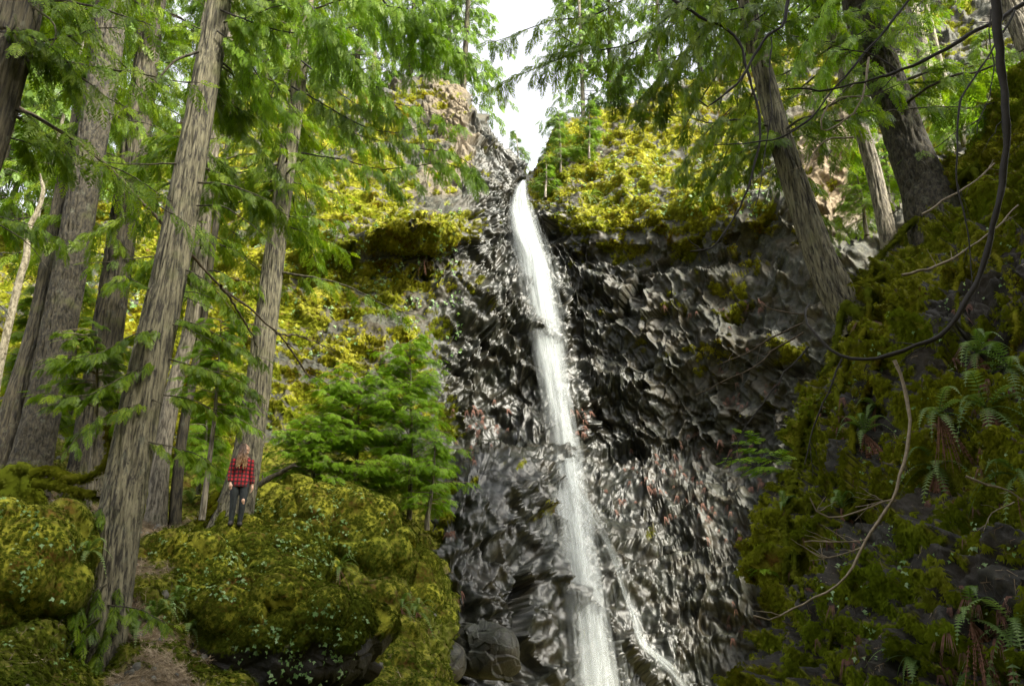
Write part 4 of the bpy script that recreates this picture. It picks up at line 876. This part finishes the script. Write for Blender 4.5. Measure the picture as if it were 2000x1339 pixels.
# ------------------------------------------------------------------ young conifers and shrubs
def bush(name, label, foot, top, nb, Lr, m, size=.24, tmpl=None, lowf=.08, secL=.5, nsp=7, shape=.7, sx=1.0, el=(.05, .3), grp=None):
    b = np.asarray(foot); tp = np.asarray(top); root = thing(name, label, 'young conifer', b, grp); wood, spr = Acc(), Sprays()
    V, Q = tube(spline([b - (0, 0, .3), b, (b + tp) / 2 + (.05, 0, 0), tp], 20), np.linspace(.07, .008, 20), 8); mk('trunk', V - b, Q, M_grey, root, True)
    for k in range(nb):
        f = lowf + (1 - lowf) * (k + random.random()) / nb; p = b + (tp - b) * f; az = random.uniform(0, 6.28)
        l = (Lr * (1 - f) ** shape + .15) * random.uniform(.6, 1.1); h = np.array([math.cos(az) * sx, math.sin(az), 0]); u = np.linspace(0, 1, 6)[:, None]
        bough(wood, spr, p + h * l * u + UP * l * (random.uniform(*el) * u - .30 * u * u), .014, max(3, int(l * 7)), secL * (.4 + .6 * (1 - f)), nsp, size, .25, .12, seg=4)
    wood.obj('branches', M_pale, root, base=b); lf = Acc(); spr.put(lf, tmpl or SPR_M); lf.obj('crown', m, root, base=b); return root
bush('young_conifer', 'tallest bright green bushy conifer in the middle, left of the wet black rock', at(800, 990, 20.0), at(800, 665, 20.6), 95, 1.5, M_leafb, .22, secL=.6, nsp=7, shape=.3, el=(.2, .8))
bush('young_conifer', 'broad loose bright conifer between the tallest bushy one and the cedar behind the woman', at(690, 990, 19.8), at(700, 735, 20.2), 95, 1.75, M_leafb, .21, secL=.6, nsp=7, shape=.25, el=(.15, .8))
bush('young_conifer', 'low spreading green conifer beside the cedar behind the woman', at(610, 965, 19.4), at(605, 820, 19.6), 50, 1.35, M_leafb, .2, secL=.5, nsp=7, shape=.3, el=(.1, .7))
bush('young_conifer', 'small green conifer hanging over the moss at the right foot of the tallest bushy one', at(835, 1010, 19.4), at(850, 860, 19.6), 40, .8, M_leafb, .2, secL=.4, nsp=7, el=(.0, .5))
bush('young_conifer', 'light green sapling cluster right of the lip of the waterfall', at(1095, 330, 34.5), at(1090, 215, 34.8), 30, 1.5, M_leafd, .26, tmpl=SPR_M)
bush('young_conifer', 'light green sapling right of the first sapling on the right rim', at(1150, 300, 34.5), at(1150, 200, 35), 28, 1.4, M_leafd, .26, tmpl=SPR_M)
bush('young_conifer', 'pale green sapling in the notch just above the waterfall lip', at(1012, 350, 37.5), at(1008, 255, 38), 18, .9, M_leafd, .24, tmpl=SPR_M)
bush('young_conifer', 'small sapling under the rim right of the lip of the waterfall', at(1065, 375, 33.5), at(1066, 310, 33.8), 18, .8, M_leafd, .24, tmpl=SPR_M)
bush('young_conifer', 'green young conifer behind the trunks at the left edge', at(60, 840, 19.5), at(75, 560, 20), 44, 1.3, M_leaf, .3)
bush('young_conifer', 'dark young conifer behind the broad fir trunk', at(140, 800, 21), at(150, 500, 22), 40, 1.3, M_leaf, .3)
bush('young_conifer', 'low bright conifer behind the foot of the slender grey trunk', at(390, 940, 19), at(405, 800, 19.3), 34, 1.0, M_leafb, .26)
bush('young_conifer', 'bright fan shaped sapling in front of the cedar trunk left of the woman', at(398, 985, 15.6), at(432, 625, 15.4), 42, .95, M_leafb, .19, tmpl=SPR_N, secL=.4, nsp=6, shape=.15, lowf=.45, el=(.0, .5))
bush('young_conifer', 'dark sapling between the broad fir and the big leaning cedar', at(175, 960, 14.2), at(190, 640, 13.6), 34, .95, M_leaf, .19, tmpl=SPR_N, secL=.4, nsp=6, shape=.2, lowf=.5, el=(.0, .4))
bush('young_conifer', 'green sapling leaning on the brown soil beside the thin pale grey trunk', at(1690, 440, 19), at(1670, 330, 19.2), 30, .8, M_leaf, .24)
bush('young_conifer', 'leafy sapling between the rough fir and the thin pale grey trunk', at(1735, 380, 20), at(1722, 270, 20.3), 30, .8, M_leafb, .24)
bush('young_conifer', 'leafy sapling on the bank right of the rough fir', at(1880, 265, 17), at(1885, 150, 17.5), 34, .9, M_leafb, .24)
bush('young_conifer', 'green sapling at the top right between two pale trunks', at(1930, 210, 18), at(1925, 60, 18.5), 34, 1.1, M_leaf, .26)
# explicit green fans before the person's tree
M_stone = plain('loose stone', (.10, .095, .08), .85, .5, 8)
# ------------------------------------------------------------------ fallen twigs, litter, pale leaves, red roots
def scatter_grid(S, Nn, wgt, count):
    P = S.reshape(-1, 3); idx = RNG.choice(len(P), count, p=wgt / wgt.sum()); return P[idx], Nn[idx]
ltv = np.array([[0, -.03, 0], [0, .03, 0], [1, 0, .12], [.47, 0, .05], [.53, .0, .05], [.8, .35, .1]], np.float32); ltf = np.array([[0, 1, 2], [3, 4, 5]])
lt = Acc(); Pf = S_gr.reshape(-1, 3); wf = (1.02 - K_gr[:, 0]) * garea(S_gr) * inview(Pf) / Pf[:, 1] ** 1.5
p_, n_ = scatter_grid(S_gr, N_gr, wf, 70000); a_ = RNG.random((len(p_), 3)) - .5; X_ = nrm(a_ - n_ * (a_ * n_).sum(1)[:, None] * .85)
stamp(lt, ltv, ltf, p_ + n_ * .01, X_, np.cross(n_, X_), n_, .05 + .16 * RNG.random(len(p_)) ** 2)
Pb = S_bk.reshape(-1, 3); wb = (1.0 - K_bk[:, 0]) * garea(S_bk) * inview(Pb) / Pb[:, 1] ** 1.5 * (fbm(Pb * .9, 3, 9) > .5)
p_, n_ = scatter_grid(S_bk, N_bk, wb, 2500); a_ = RNG.random((len(p_), 3)) - .5; X_ = nrm(a_ - n_ * (a_ * n_).sum(1)[:, None] * .8 - UP * .3)
stamp(lt, ltv, ltf, p_ + n_ * .01, X_, np.cross(n_, X_), n_, .05 + .13 * RNG.random(len(p_)) ** 2)
tag(lt.obj('fallen_twigs', M_litter), 'brown needles and twigs lying on the slope', None, None, 'stuff')
sr = np.array([[-.5, -.4, 0], [.5, -.35, 0], [.45, .4, 0], [-.4, .45, 0], [-.3, -.2, .4], [.3, -.25, .45], [.25, .25, .35], [-.3, .3, .42]], np.float32); sf = np.array([[0, 1, 5, 4], [1, 2, 6, 5], [2, 3, 7, 6], [3, 0, 4, 7], [4, 5, 6, 7]])
p_, n_ = scatter_grid(S_gr, N_gr, wf, 900); a_ = RNG.random((len(p_), 3)) - .5; X_ = nrm(a_); X_, Y_, Z_ = basis(X_, n_ + a_ * .3); sa = Acc(); stamp(sa, sr, sf, p_, X_, Y_, Z_, .03 + .12 * RNG.random(len(p_)) ** 3)
tag(sa.obj('rubble', M_stone), 'loose small stones in the needle litter', None, None, 'stuff')
# small pale leaves on the boulders and the mossy slopes
lv = np.array([[0, 0, 0], [.5, -.22, .08], [1, 0, -.05], [.5, .22, .08], [.35, -.5, .02], [.35, .5, .02]], np.float32); lfc = np.array([[0, 1, 2], [0, 2, 3], [0, 4, 1], [0, 3, 5]])
cvr = Acc()
def leaves_on(pxs, n, keys, size):
    P_, N_ = [], []
    for _ in range(n):
        x0, y0, x1, y1 = random.choice(pxs); hh = hit(random.uniform(x0, x1), random.uniform(y0, y1), keys)
        if hh is None: continue
        if vnoise(hh[0][None] * 2.2, 5)[0] < .42: continue
        for q in range(3): P_.append(hh[0] + hh[1] * .03 + (RNG.random(3) - .5) * .12); N_.append(hh[1])
    if not P_: return
    P_, N_ = np.array(P_), np.array(N_); a = (RNG.random(P_.shape) - .5) * 1.6 - UP * .4 - np.array([0, .4, 0]); X = nrm(a - N_ * (a * N_).sum(1)[:, None] * .6); Zz = nrm(N_ + UP * .5)
    X, Yv, Zz = basis(X, Zz); stamp(cvr, lv, lfc, P_, X, Yv, Zz, size * (.5 + RNG.random(len(P_))))
bk_ = [k for k in BV if k not in ('cliff', 'bank', 'floor')]
leaves_on([(400,1040,640,1170),(430,1160,735,1330),(500,950,760,1100)], 380, bk_, .06)
leaves_on([(0,980,140,1330),(250,1040,420,1250)], 160, None, .05)
leaves_on([(540,400,900,700),(1060,300,1500,420),(100,400,540,900)], 1500, ['cliff'], .11)
leaves_on([(1800,420,2000,1330),(1600,600,1800,1300)], 260, ['bank'], .04)
tag(cvr.obj('ground_cover', M_cover), 'small pale green leaves growing on moss', None, None, 'stuff')
# hanging dead roots on the black walls
rv, rf = [], []
for i in range(12):
    a = random.uniform(-.45, .45); n = len(rv); l = random.uniform(.6, 1.1)
    rv += [(.0, -.02 + a * .3, 0), (.0, .02 + a * .3, 0), (l, a * .8, .15)]; rf.append((n, n + 1, n + 2))
rv = np.array(rv, np.float32); rf = np.array(rf); ra = Acc(); spots = []
for (x, y, n, sp) in [(940,815,26,50),(935,880,14,35),(1340,600,7,60),(1280,580,7,30),(1130,800,8,20),(1135,840,6,15),(1445,790,9,25),(1440,610,8,30),(1470,600,7,30),(1215,965,8,50),(1290,935,10,45),(1350,880,8,60),(1400,900,14,70),(1330,950,10,60),(865,1160,8,15),(890,1170,8,15),(1430,1040,10,60),(1380,1000,8,60),(1450,1210,10,50),(1510,760,6,30),(1440,880,8,40),(880,1040,6,10),(1250,900,8,50),(1420,720,6,60),(1480,940,8,30)]:
    for _ in range(n): spots.append((x + random.gauss(0, sp * .5), y + random.gauss(0, sp * .45)))
PP, NN = [], []
for x, y in spots:
    hh = hit(x, y, ['cliff'])
    if hh: PP.append(hh[0] + hh[1] * .05); NN.append(hh[1])
n_cl = len(PP)
for _ in range(170):
    hh = hit(random.uniform(1540, 1990), random.uniform(560, 1330), ['bank'])
    if hh and vnoise(hh[0][None] * 1.4, 3)[0] > .48: PP.append(hh[0] + hh[1] * .03); NN.append(hh[1])
PP, NN = np.array(PP), np.array(NN); X_ = nrm(np.tile([0, 0, -1.0], (len(PP), 1)) + (RNG.random(PP.shape) - .5) * .3 + NN * .35); X_, Y_, Z_ = basis(X_, NN)
stamp(ra, rv, rf, PP, X_, Y_, Z_, (.18 + .3 * RNG.random(len(PP))) * np.where(np.arange(len(PP)) < n_cl, 1, .62))
tag(ra.obj('dead_grass', M_redroot), 'tufts of reddish dead roots and grass hanging on the black rock', None, None, 'stuff')

# ------------------------------------------------------------------ ferns
def frond(acc, p, d, up, Ln, arch, n=20, wd=.16, curl=0.0, dead=False):
    u = np.linspace(0, 1, n)
    P = p + d[None] * (Ln * u)[:, None] + up[None] * (Ln * (arch * np.sin(u * 2.1)))[:, None] - UP[None] * (Ln * .75 * u ** 2.2 * (1 if not dead else .2))[:, None]
    V, Q = tube(P, np.linspace(.006, .002, n), 3); acc.add(V, Q, r=.2)
    T, _, _ = frames(P); sd = nrm(np.cross(T, up + np.array([0, 0, .01])))
    V, Tt = [], []; r_ = random.random()
    for i in range(2, n):
        l = wd * Ln * (1 - (u[i]) ** 2.2) * min(1, u[i] * 4) * (random.uniform(.85, 1.1) if not dead else random.uniform(.3, .9)) + .006
        for s in (-1, 1):
            a = P[i]; tipd = sd[i] * s * (1 if not dead else .5) + T[i] * .35 - UP * (.12 if not dead else .4); k = len(V)
            V += [a - T[i] * .010, a + T[i] * .016, a + nrm(tipd) * l]; Tt.append((k, k + 1, k + 2))
    acc.add(np.array(V), None, np.array(Tt), r=np.clip(r_ + (RNG.random(len(V)) - .5) * .25, 0, 1))
def fern(label, px, py, size, ng, nd, keys=None, dead_len=1.0, grp='sword ferns on the rock walls'):
    hh = hit(px, py, keys)
    if hh is None: return
    p, n = hh[0] + hh[1] * .03, hh[1]; root = thing('fern', label, 'fern', p, grp)
    if keys == ['bank']: size *= 1.2; nd = int(nd * 1.5)
    if ng:
        a = Acc()
        for i in range(ng):
            q = (i + random.random()) / ng * 6.28; sx_ = nrm(np.cross(n, UP)); d = nrm(n * random.uniform(.5, 1.0) + sx_ * math.cos(q) * .9 + UP * math.sin(q) * .55 + UP * .15)
            frond(a, p, d, UP, size * random.uniform(.7, 1.1), random.uniform(.15, .35))
        a.obj('fronds', M_fern, root, base=p)
    if nd:
        a = Acc()
        for i in range(nd):
            d = nrm(n * .25 + nrm(np.cross(n, UP)) * random.uniform(-.55, .55) - UP)
            frond(a, p, d, n, size * dead_len * random.uniform(.7, 1.15), random.uniform(.05, .2), 16, .09, dead=True)
        a.obj('dead_fronds', M_brown, root, base=p)
W_ = ['bank']
for args in [
 ('large fern with a wide brown skirt of dead fronds near the right edge', 1925, 800, .62, 8, 26, W_, .95), ('fern left of the large skirted fern, its brown skirt hanging', 1830, 812, .5, 7, 16, W_, .9),
 ('grey green fern above the hooked stem shadow near the right edge', 1905, 690, .5, 9, 12, W_, .9), ('fern with arching pale fronds at the right edge above the skirted fern', 1975, 720, .5, 8, 8, W_, .9),
 ('fern with long narrow brown skirt on the upper middle of the right bank', 1690, 850, .42, 6, 14, W_, 1.3), ('fern on the mossy hump in the middle of the right bank', 1832, 910, .45, 7, 14, W_, .9),
 ('small fern with pink brown skirt near the left edge of the right bank', 1640, 995, .36, 5, 10, W_, .9), ('small fern high beside the pale arching bough', 1715, 790, .38, 7, 6, W_, .8),
 ('fern cut off by the right edge halfway down', 1990, 925, .4, 6, 5, W_, .8), ('fern with dark brown skirt low on the right bank', 1893, 1215, .42, 7, 14, W_, 1.1),
 ('spreading fern at the right edge near the bottom', 1985, 1215, .46, 8, 4, W_, .9), ('upright fern standing alone at the bottom of the right bank', 1802, 1320, .34, 5, 0, W_, .9),
 ('tiny fern low on the right bank between two mossy humps', 1775, 1275, .3, 5, 3, W_, .9), ('small fern at the left rim of the right bank', 1530, 995, .3, 5, 4, W_, .9), ('small green fern at the lower right corner', 1930, 1330, .34, 6, 3, W_, .9),
 ('fern with brown skirt in the cleft of the moss draped rock, right one of two', 812, 1195, .62, 7, 12, None, .9), ('fern with brown skirt in the cleft of the moss draped rock, left one of two', 780, 1185, .55, 6, 12, None, .9),
 ('fern at the bottom left, growing between the big cedar and the mossy mound', 300, 1215, .55, 11, 0, None, .9), ('dark fern under the boulder, right of the fern by the big cedar', 345, 1180, .5, 9, 0, None, .9),
 ('fern beside the foot of the big cedar', 262, 1245, .5, 9, 0, None, .9), ('fern on the left side of the mossy mound near the litter', 365, 1235, .45, 9, 0, None, .9), ('fern beside the mossy block at bottom left', 170, 1080, .4, 7, 0, None, .9),
 ('large fern behind the trunk left of the woman', 415, 900, .7, 10, 0, None, .9), ('fern beneath the thinnest trunk of the row', 372, 985, .55, 9, 0, None, .9), ('fern hanging with a red brown skirt under the mossy overhang left of the fall', 826, 500, .85, 5, 14, ['cliff'], .9),
 ('fern at the dark crack right of the wide mossy boulder', 660, 1110, .5, 7, 4, None, .9), ('fern on the moss right of the lip of the waterfall', 1150, 385, .8, 8, 0, ['cliff'], .9)]:
    fern(*args)

# ------------------------------------------------------------------ the woman
def loft(sec, seg=28):
    """rings (cx, cy, z, rx, ry) -> closed tube"""
    sec = np.array(sec, float); S = crom(sec, len(sec) * 5, 0); a = np.arange(seg) * 2 * math.pi / seg
    V = np.stack([S[:, 0:1] + S[:, 3:4] * np.cos(a), S[:, 1:2] + S[:, 4:5] * np.sin(a), np.repeat(S[:, 2:3], seg, 1)], -1)
    Q = grid_q(len(S), seg, True); n = len(S) * seg; V = V.reshape(-1, 3)
    V = np.vstack([V, S[0, :3], S[-1, :3]]); T = [(n, (i + 1) % seg, i) for i in range(seg)] + [(n + 1, n - seg + i, n - seg + (i + 1) % seg) for i in range(seg)]
    return V, Q, np.array(T)
def limb(pts, rad, seg=16, flat=1.0):
    P = spline(pts, len(pts) * 5); R = crom(np.array(rad, float)[:, None], len(P), 0)[:, 0]; V, Q = tube(P, R, seg); n = len(V)
    V = np.vstack([V, P[0] - nrm(P[1] - P[0]) * R[0] * .5, P[-1] + nrm(P[-1] - P[-2]) * R[-1] * .6]); m = n - seg
    T = [(n, (i + 1) % seg, i) for i in range(seg)] + [(n + 1, m + i, m + (i + 1) % seg) for i in range(seg)]
    return V, Q, np.array(T)
def ball(c, r, n=14):
    th = np.linspace(0.05, math.pi - .05, n); return loft([(c[0], c[1], c[2] + r[2] * math.cos(q), r[0] * math.sin(q), r[1] * math.sin(q)) for q in th[::-1]], 20)
def remesh(name, parts, voxel, mt_, parent, smooth=4, base=None):
    a = Acc()
    for V, Q, T in parts: a.add(V, Q, T)
    o = a.obj(name + '_raw', mt_)
    md = o.modifiers.new('r', 'REMESH'); md.mode = 'VOXEL'; md.voxel_size = voxel; md.use_smooth_shade = True
    ms = o.modifiers.new('s', 'SMOOTH'); ms.iterations = smooth; ms.factor = .5
    dg = bpy.context.evaluated_depsgraph_get(); me = bpy.data.meshes.new_from_object(o.evaluated_get(dg)); me.materials.clear(); me.materials.append(mt_)
    bpy.data.objects.remove(o); n = bpy.data.objects.new(name, me); COL.objects.link(n); n.parent = parent; return n
skin = plain('skin', (.55, .33, .24), .5, .06); 
# plaid shirt: red with black bands woven both ways
mS, t, out = mat('red plaid'); tc = N(t, 'TexCoord'); sp_ = N(t, 'SeparateXYZ'); L(t, tc.outputs['Object'], sp_.inputs[0])
def band(src, per, duty, ph=0.0):
    a = N(t, 'Math', operation='MULTIPLY_ADD'); L(t, src, a.inputs[0]); a.inputs[1].default_value = 1 / per; a.inputs[2].default_value = ph
    b = N(t, 'Math', operation='FRACT'); L(t, a.outputs[0], b.inputs[0]); c = N(t, 'Math', operation='LESS_THAN'); L(t, b.outputs[0], c.inputs[0]); c.inputs[1].default_value = duty; return c.outputs[0]
bx_, bz_ = band(sp_.outputs[0], .072, .45), band(sp_.outputs[2], .078, .45)
sm_ = N(t, 'Math', operation='ADD'); L(t, bx_, sm_.inputs[0]); L(t, bz_, sm_.inputs[1]); hf = N(t, 'Math', operation='MULTIPLY'); L(t, sm_.outputs[0], hf.inputs[0]); hf.inputs[1].default_value = .5
cc = ramp(t, hf.outputs[0], [(0.0, (.36, .012, .02)), (0.35, (.075, .005, .008)), (0.8, (.012, .010, .012))], 'CONSTANT')
p = N(t, 'BsdfPrincipled'); L(t, cc, p.inputs['Base Color']); p.inputs['Roughness'].default_value = .85; L(t, bump(t, noise(t, 30, 3, tc.outputs['Object']), .5, .01), p.inputs['Normal']); L(t, p.outputs[0], out.inputs[0])
jean = plain('black jeans', (.014, .018, .020), .8, .5, 14); boot = plain('dark boots', (.02, .016, .014), .6, .3)
mH, t, out = mat('hair'); tc = N(t, 'TexCoord'); sp_ = N(t, 'SeparateXYZ'); L(t, tc.outputs['Object'], sp_.inputs[0])
hc = N(t, 'MapRange'); L(t, sp_.outputs[2], hc.inputs[0]); hc.inputs[1].default_value = 1.12; hc.inputs[2].default_value = 1.6
p = N(t, 'BsdfPrincipled'); L(t, ramp(t, hc.outputs[0], [(0, (.42, .25, .11)), (.35, (.27, .14, .06)), (.7, (.10, .055, .032)), (1, (.10, .062, .045))]), p.inputs['Base Color']); p.inputs['Roughness'].default_value = .45; L(t, p.outputs[0], out.inputs[0])

hp = hit(454, 1040, bk_) or hit(454, 1040)
foot = hp[0].copy()
bz = [BV[k].ray_cast(Vector((foot[0], foot[1] + .12, 40)), Vector((0, 0, -1)))[0] for k in bk_]; bz = [b.z for b in bz if b is not None]
foot = np.array([foot[0], foot[1] + .12, (max(bz) if bz else foot[2]) - .005])
wm = thing('person', 'woman in red plaid shirt and torn black jeans with long wavy hair, on a boulder', 'person', foot)
wm.scale = (.97, .97, .97); wm.rotation_euler = (0, 0, math.radians(18))
# all in her own frame: x right in the photo, -y towards the camera, z up
TOR = [(0,.0,.80,.155,.105),(0,.0,.88,.17,.115),(0,.0,.97,.145,.10),(0,.0,1.05,.13,.092),(0,-.005,1.15,.145,.10),(0,-.005,1.24,.150,.105),(0,0,1.32,.155,.09),(0,.005,1.375,.12,.07),(0,.01,1.41,.055,.052)]
def grow(s, k): return [(a, b, c, d + k, e + k) for a, b, c, d, e in s]
neck = limb([(0,.01,1.36),(.004,.005,1.42),(.01,0,1.47)], [.055,.05,.05])
hd = np.array([.012, -.005, 1.545])
head = ball(hd, (.078, .086, .108)); 
# face turned to the right (+x) and a little up, three-quarter away
fx = nrm(np.array([.93, -.30, .18])); fs = nrm(np.cross(UP, fx)); fu = np.cross(fx, fs)
fp = lambda a, b, c: hd + fx * a + fs * b + fu * c
jaw = limb([fp(.0,0,-.06), fp(.045,0,-.082), fp(.07,0,-.088)], [.055,.036,.022]); nose = limb([fp(.078,0,.005), fp(.098,0,-.022), fp(.088,0,-.03)], [.008,.013,.008], 8)
brow = limb([fp(.07,-.04,.022), fp(.085,0,.026), fp(.07,.04,.022)], [.010,.012,.010], 8); lips = limb([fp(.076,-.02,-.052), fp(.088,0,-.05), fp(.076,.02,-.052)], [.006,.010,.006], 8)
cheek = [ball(fp(.058, s * .035, -.02), (.026, .026, .026), 8) for s in (-1, 1)]; ears = [ball(fp(-.005, s * .08, -.005), (.022, .014, .03), 8) for s in (-1, 1)]
armL = [(-.145,.01,1.325),(-.178,.015,1.22),(-.200,.02,1.08),(-.20,-.01,.97),(-.185,-.045,.855)]   # her arm on the photo's left, hand before the thigh
armR = [(.145,.01,1.325),(.172,.02,1.22),(.192,.02,1.08),(.212,0,.95),(.232,-.02,.83)]
ra_ = [.052,.045,.038,.033,.024]
def hand(w_, dn, out_, palm):
    """palm, four unequal curled fingers, thumb from the side of the palm; w_ wrist, dn pointing down the hand, out_ thumb side, palm inward"""
    o = [limb([w_, w_ + dn * .045, w_ + dn * .085], [.022,.032,.030], 12)]
    for k, (l, q) in enumerate([(.070,.026),(.078,.009),(.073,-.009),(.058,-.026)]):
        b = w_ + dn * .085 + out_ * q
        o.append(limb([b - dn * .015, b + dn * l * .4 + palm * .004, b + dn * l * .75 + palm * .018, b + dn * l * .9 + palm * .034], [.0095,.009,.008,.0065], 8))
    b = w_ + dn * .03 + out_ * .026; o.append(limb([b, b + dn * .03 + out_ * .018, b + dn * .055 + out_ * .018 + palm * .012], [.013,.011,.008], 8)); return o
hL = hand(np.array([-.185,-.045,.845]), nrm(np.array([.12,-.18,-1])), nrm(np.array([.8,-.5,0])), nrm(np.array([.4,.8,0])))
hR = hand(np.array([.232,-.02,.825]), nrm(np.array([.05,-.05,-1])), nrm(np.array([-.2,-1,0])), nrm(np.array([-1,0,0])))
legL = [(-.085,.0,.86),(-.088,-.01,.68),(-.09,-.012,.47),(-.092,.012,.28),(-.092,.02,.10)]; legR = [(.082,0,.86),(.088,-.015,.68),(.085,-.035,.48),(.078,0,.28),(.07,.015,.10)]
rl = [.092,.08,.056,.05,.036]
feet = [limb([(x, .05, .05), (x, -.02, .045), (x + s * .015, -.13, .03)], [.036,.04,.03], 12) for x, s in ((-.092, -1), (.07, 1))]
body = [loft(TOR), neck, head, jaw, nose, brow, lips] + cheek + ears + [limb(armL, ra_), limb(armR, ra_)] + hL + hR + [limb(legL, rl), limb(legR, rl), ball((.092,-.088,.50), (.036,.030,.046), 10), ball((.10,-.080,.455), (.024,.022,.03), 8)] + feet
remesh('body', body, .006, skin, wm, 2)
shirt = [loft(grow([(0,0,.775,.172,.118),(0,0,.83,.168,.112)] + TOR[1:-1], .014)), limb([(0,.01,1.375),(0,.01,1.405)], [.07,.062]), limb(armL[:4] + [(-.188,-.042,.875)], [r + .014 for r in (.056,.05,.042,.038,.031)]), limb(armR[:4] + [(.23,-.016,.855)], [r + .014 for r in (.056,.05,.042,.038,.031)])]
remesh('shirt', shirt, .008, mS, wm, 3)
pl_ = limb([(-.012,-.126,.80),(-.008,-.118,1.0),(-.004,-.13,1.2),(0,-.10,1.36)], [.009,.008,.008,.006], 6); mk('placket', pl_[0], [pl_[1], pl_[2]], mS, wm, True)
mJ = [loft(grow([(0,0,.80,.15,.10),(0,0,.87,.16,.108),(0,0,.93,.15,.10)], .008)), limb(legL, [r + .010 for r in rl])]
mJ += [limb(legR, [r + .010 for r in rl])]
remesh('jeans', mJ, .008, jean, wm, 3)
remesh('boots', [limb([(x, .055, .06), (x, -.02, .055), (x + s * .017, -.135, .038)], [.045,.05,.04], 14) for x, s in ((-.092, -1), (.07, 1))] + [limb([(x, .025, .05), (x, .022, .17)], [.05,.05], 14) for x in (-.092, .07)], .008, boot, wm, 2)
# hair: a cap and long wavy locks down to the chest
cap = loft([(hd[0] - .020, hd[1] + .014, hd[2] + z, .087 * q, .096 * q) for z, q in ((-.07,.80),(-.03,.98),(.02,1.04),(.06,.95),(.095,.66),(.115,.25))])
ha = Acc(); ha.add(*cap)
for i in range(150):
    az = random.uniform(-2.9, 1.15) + math.pi * .0       # all round but the face on +x
    az = random.uniform(.75, 2 * math.pi - 1.05); r = random.uniform(.8, 1.05)
    s0 = hd + np.array([math.cos(az) * .070 - .018, math.sin(az) * .088, .06 * random.uniform(-.2, 1.3)])
    Ln = random.uniform(.28, .44); u = np.linspace(0, 1, 16); front = math.sin(az) < .2
    ox = math.cos(az) * .035 * u * (1 + .4 * r) + (.035 if math.cos(az) > -.2 and front else .01) * u; oy = math.sin(az) * .03 * u - (.06 * u * u if front else -.05 * u)
    ph = random.uniform(0, 6.28); wv = .012 * np.sin(u * 17 + ph) * u
    P = s0 + np.stack([ox + wv, oy + .012 * np.cos(u * 15 + ph) * u, -Ln * u], 1)
    # keep the locks outside chest and shoulders
    k = P[:, 2] < 1.40; inside = (P[:, 0] / .17) ** 2 + (P[:, 1] / .125) ** 2 < 1
    P[k & inside, 1] = (np.where(P[:, 1] < .02, -1, 1) * .128 * np.sqrt(np.clip(1 - (P[:, 0] / .175) ** 2, 0.05, 1)))[k & inside]
    V, Q = tube(P, .0085 * (1 - .75 * u) + .003, 5); ha.add(V, Q)
ha.obj('hair', mH, wm, True)
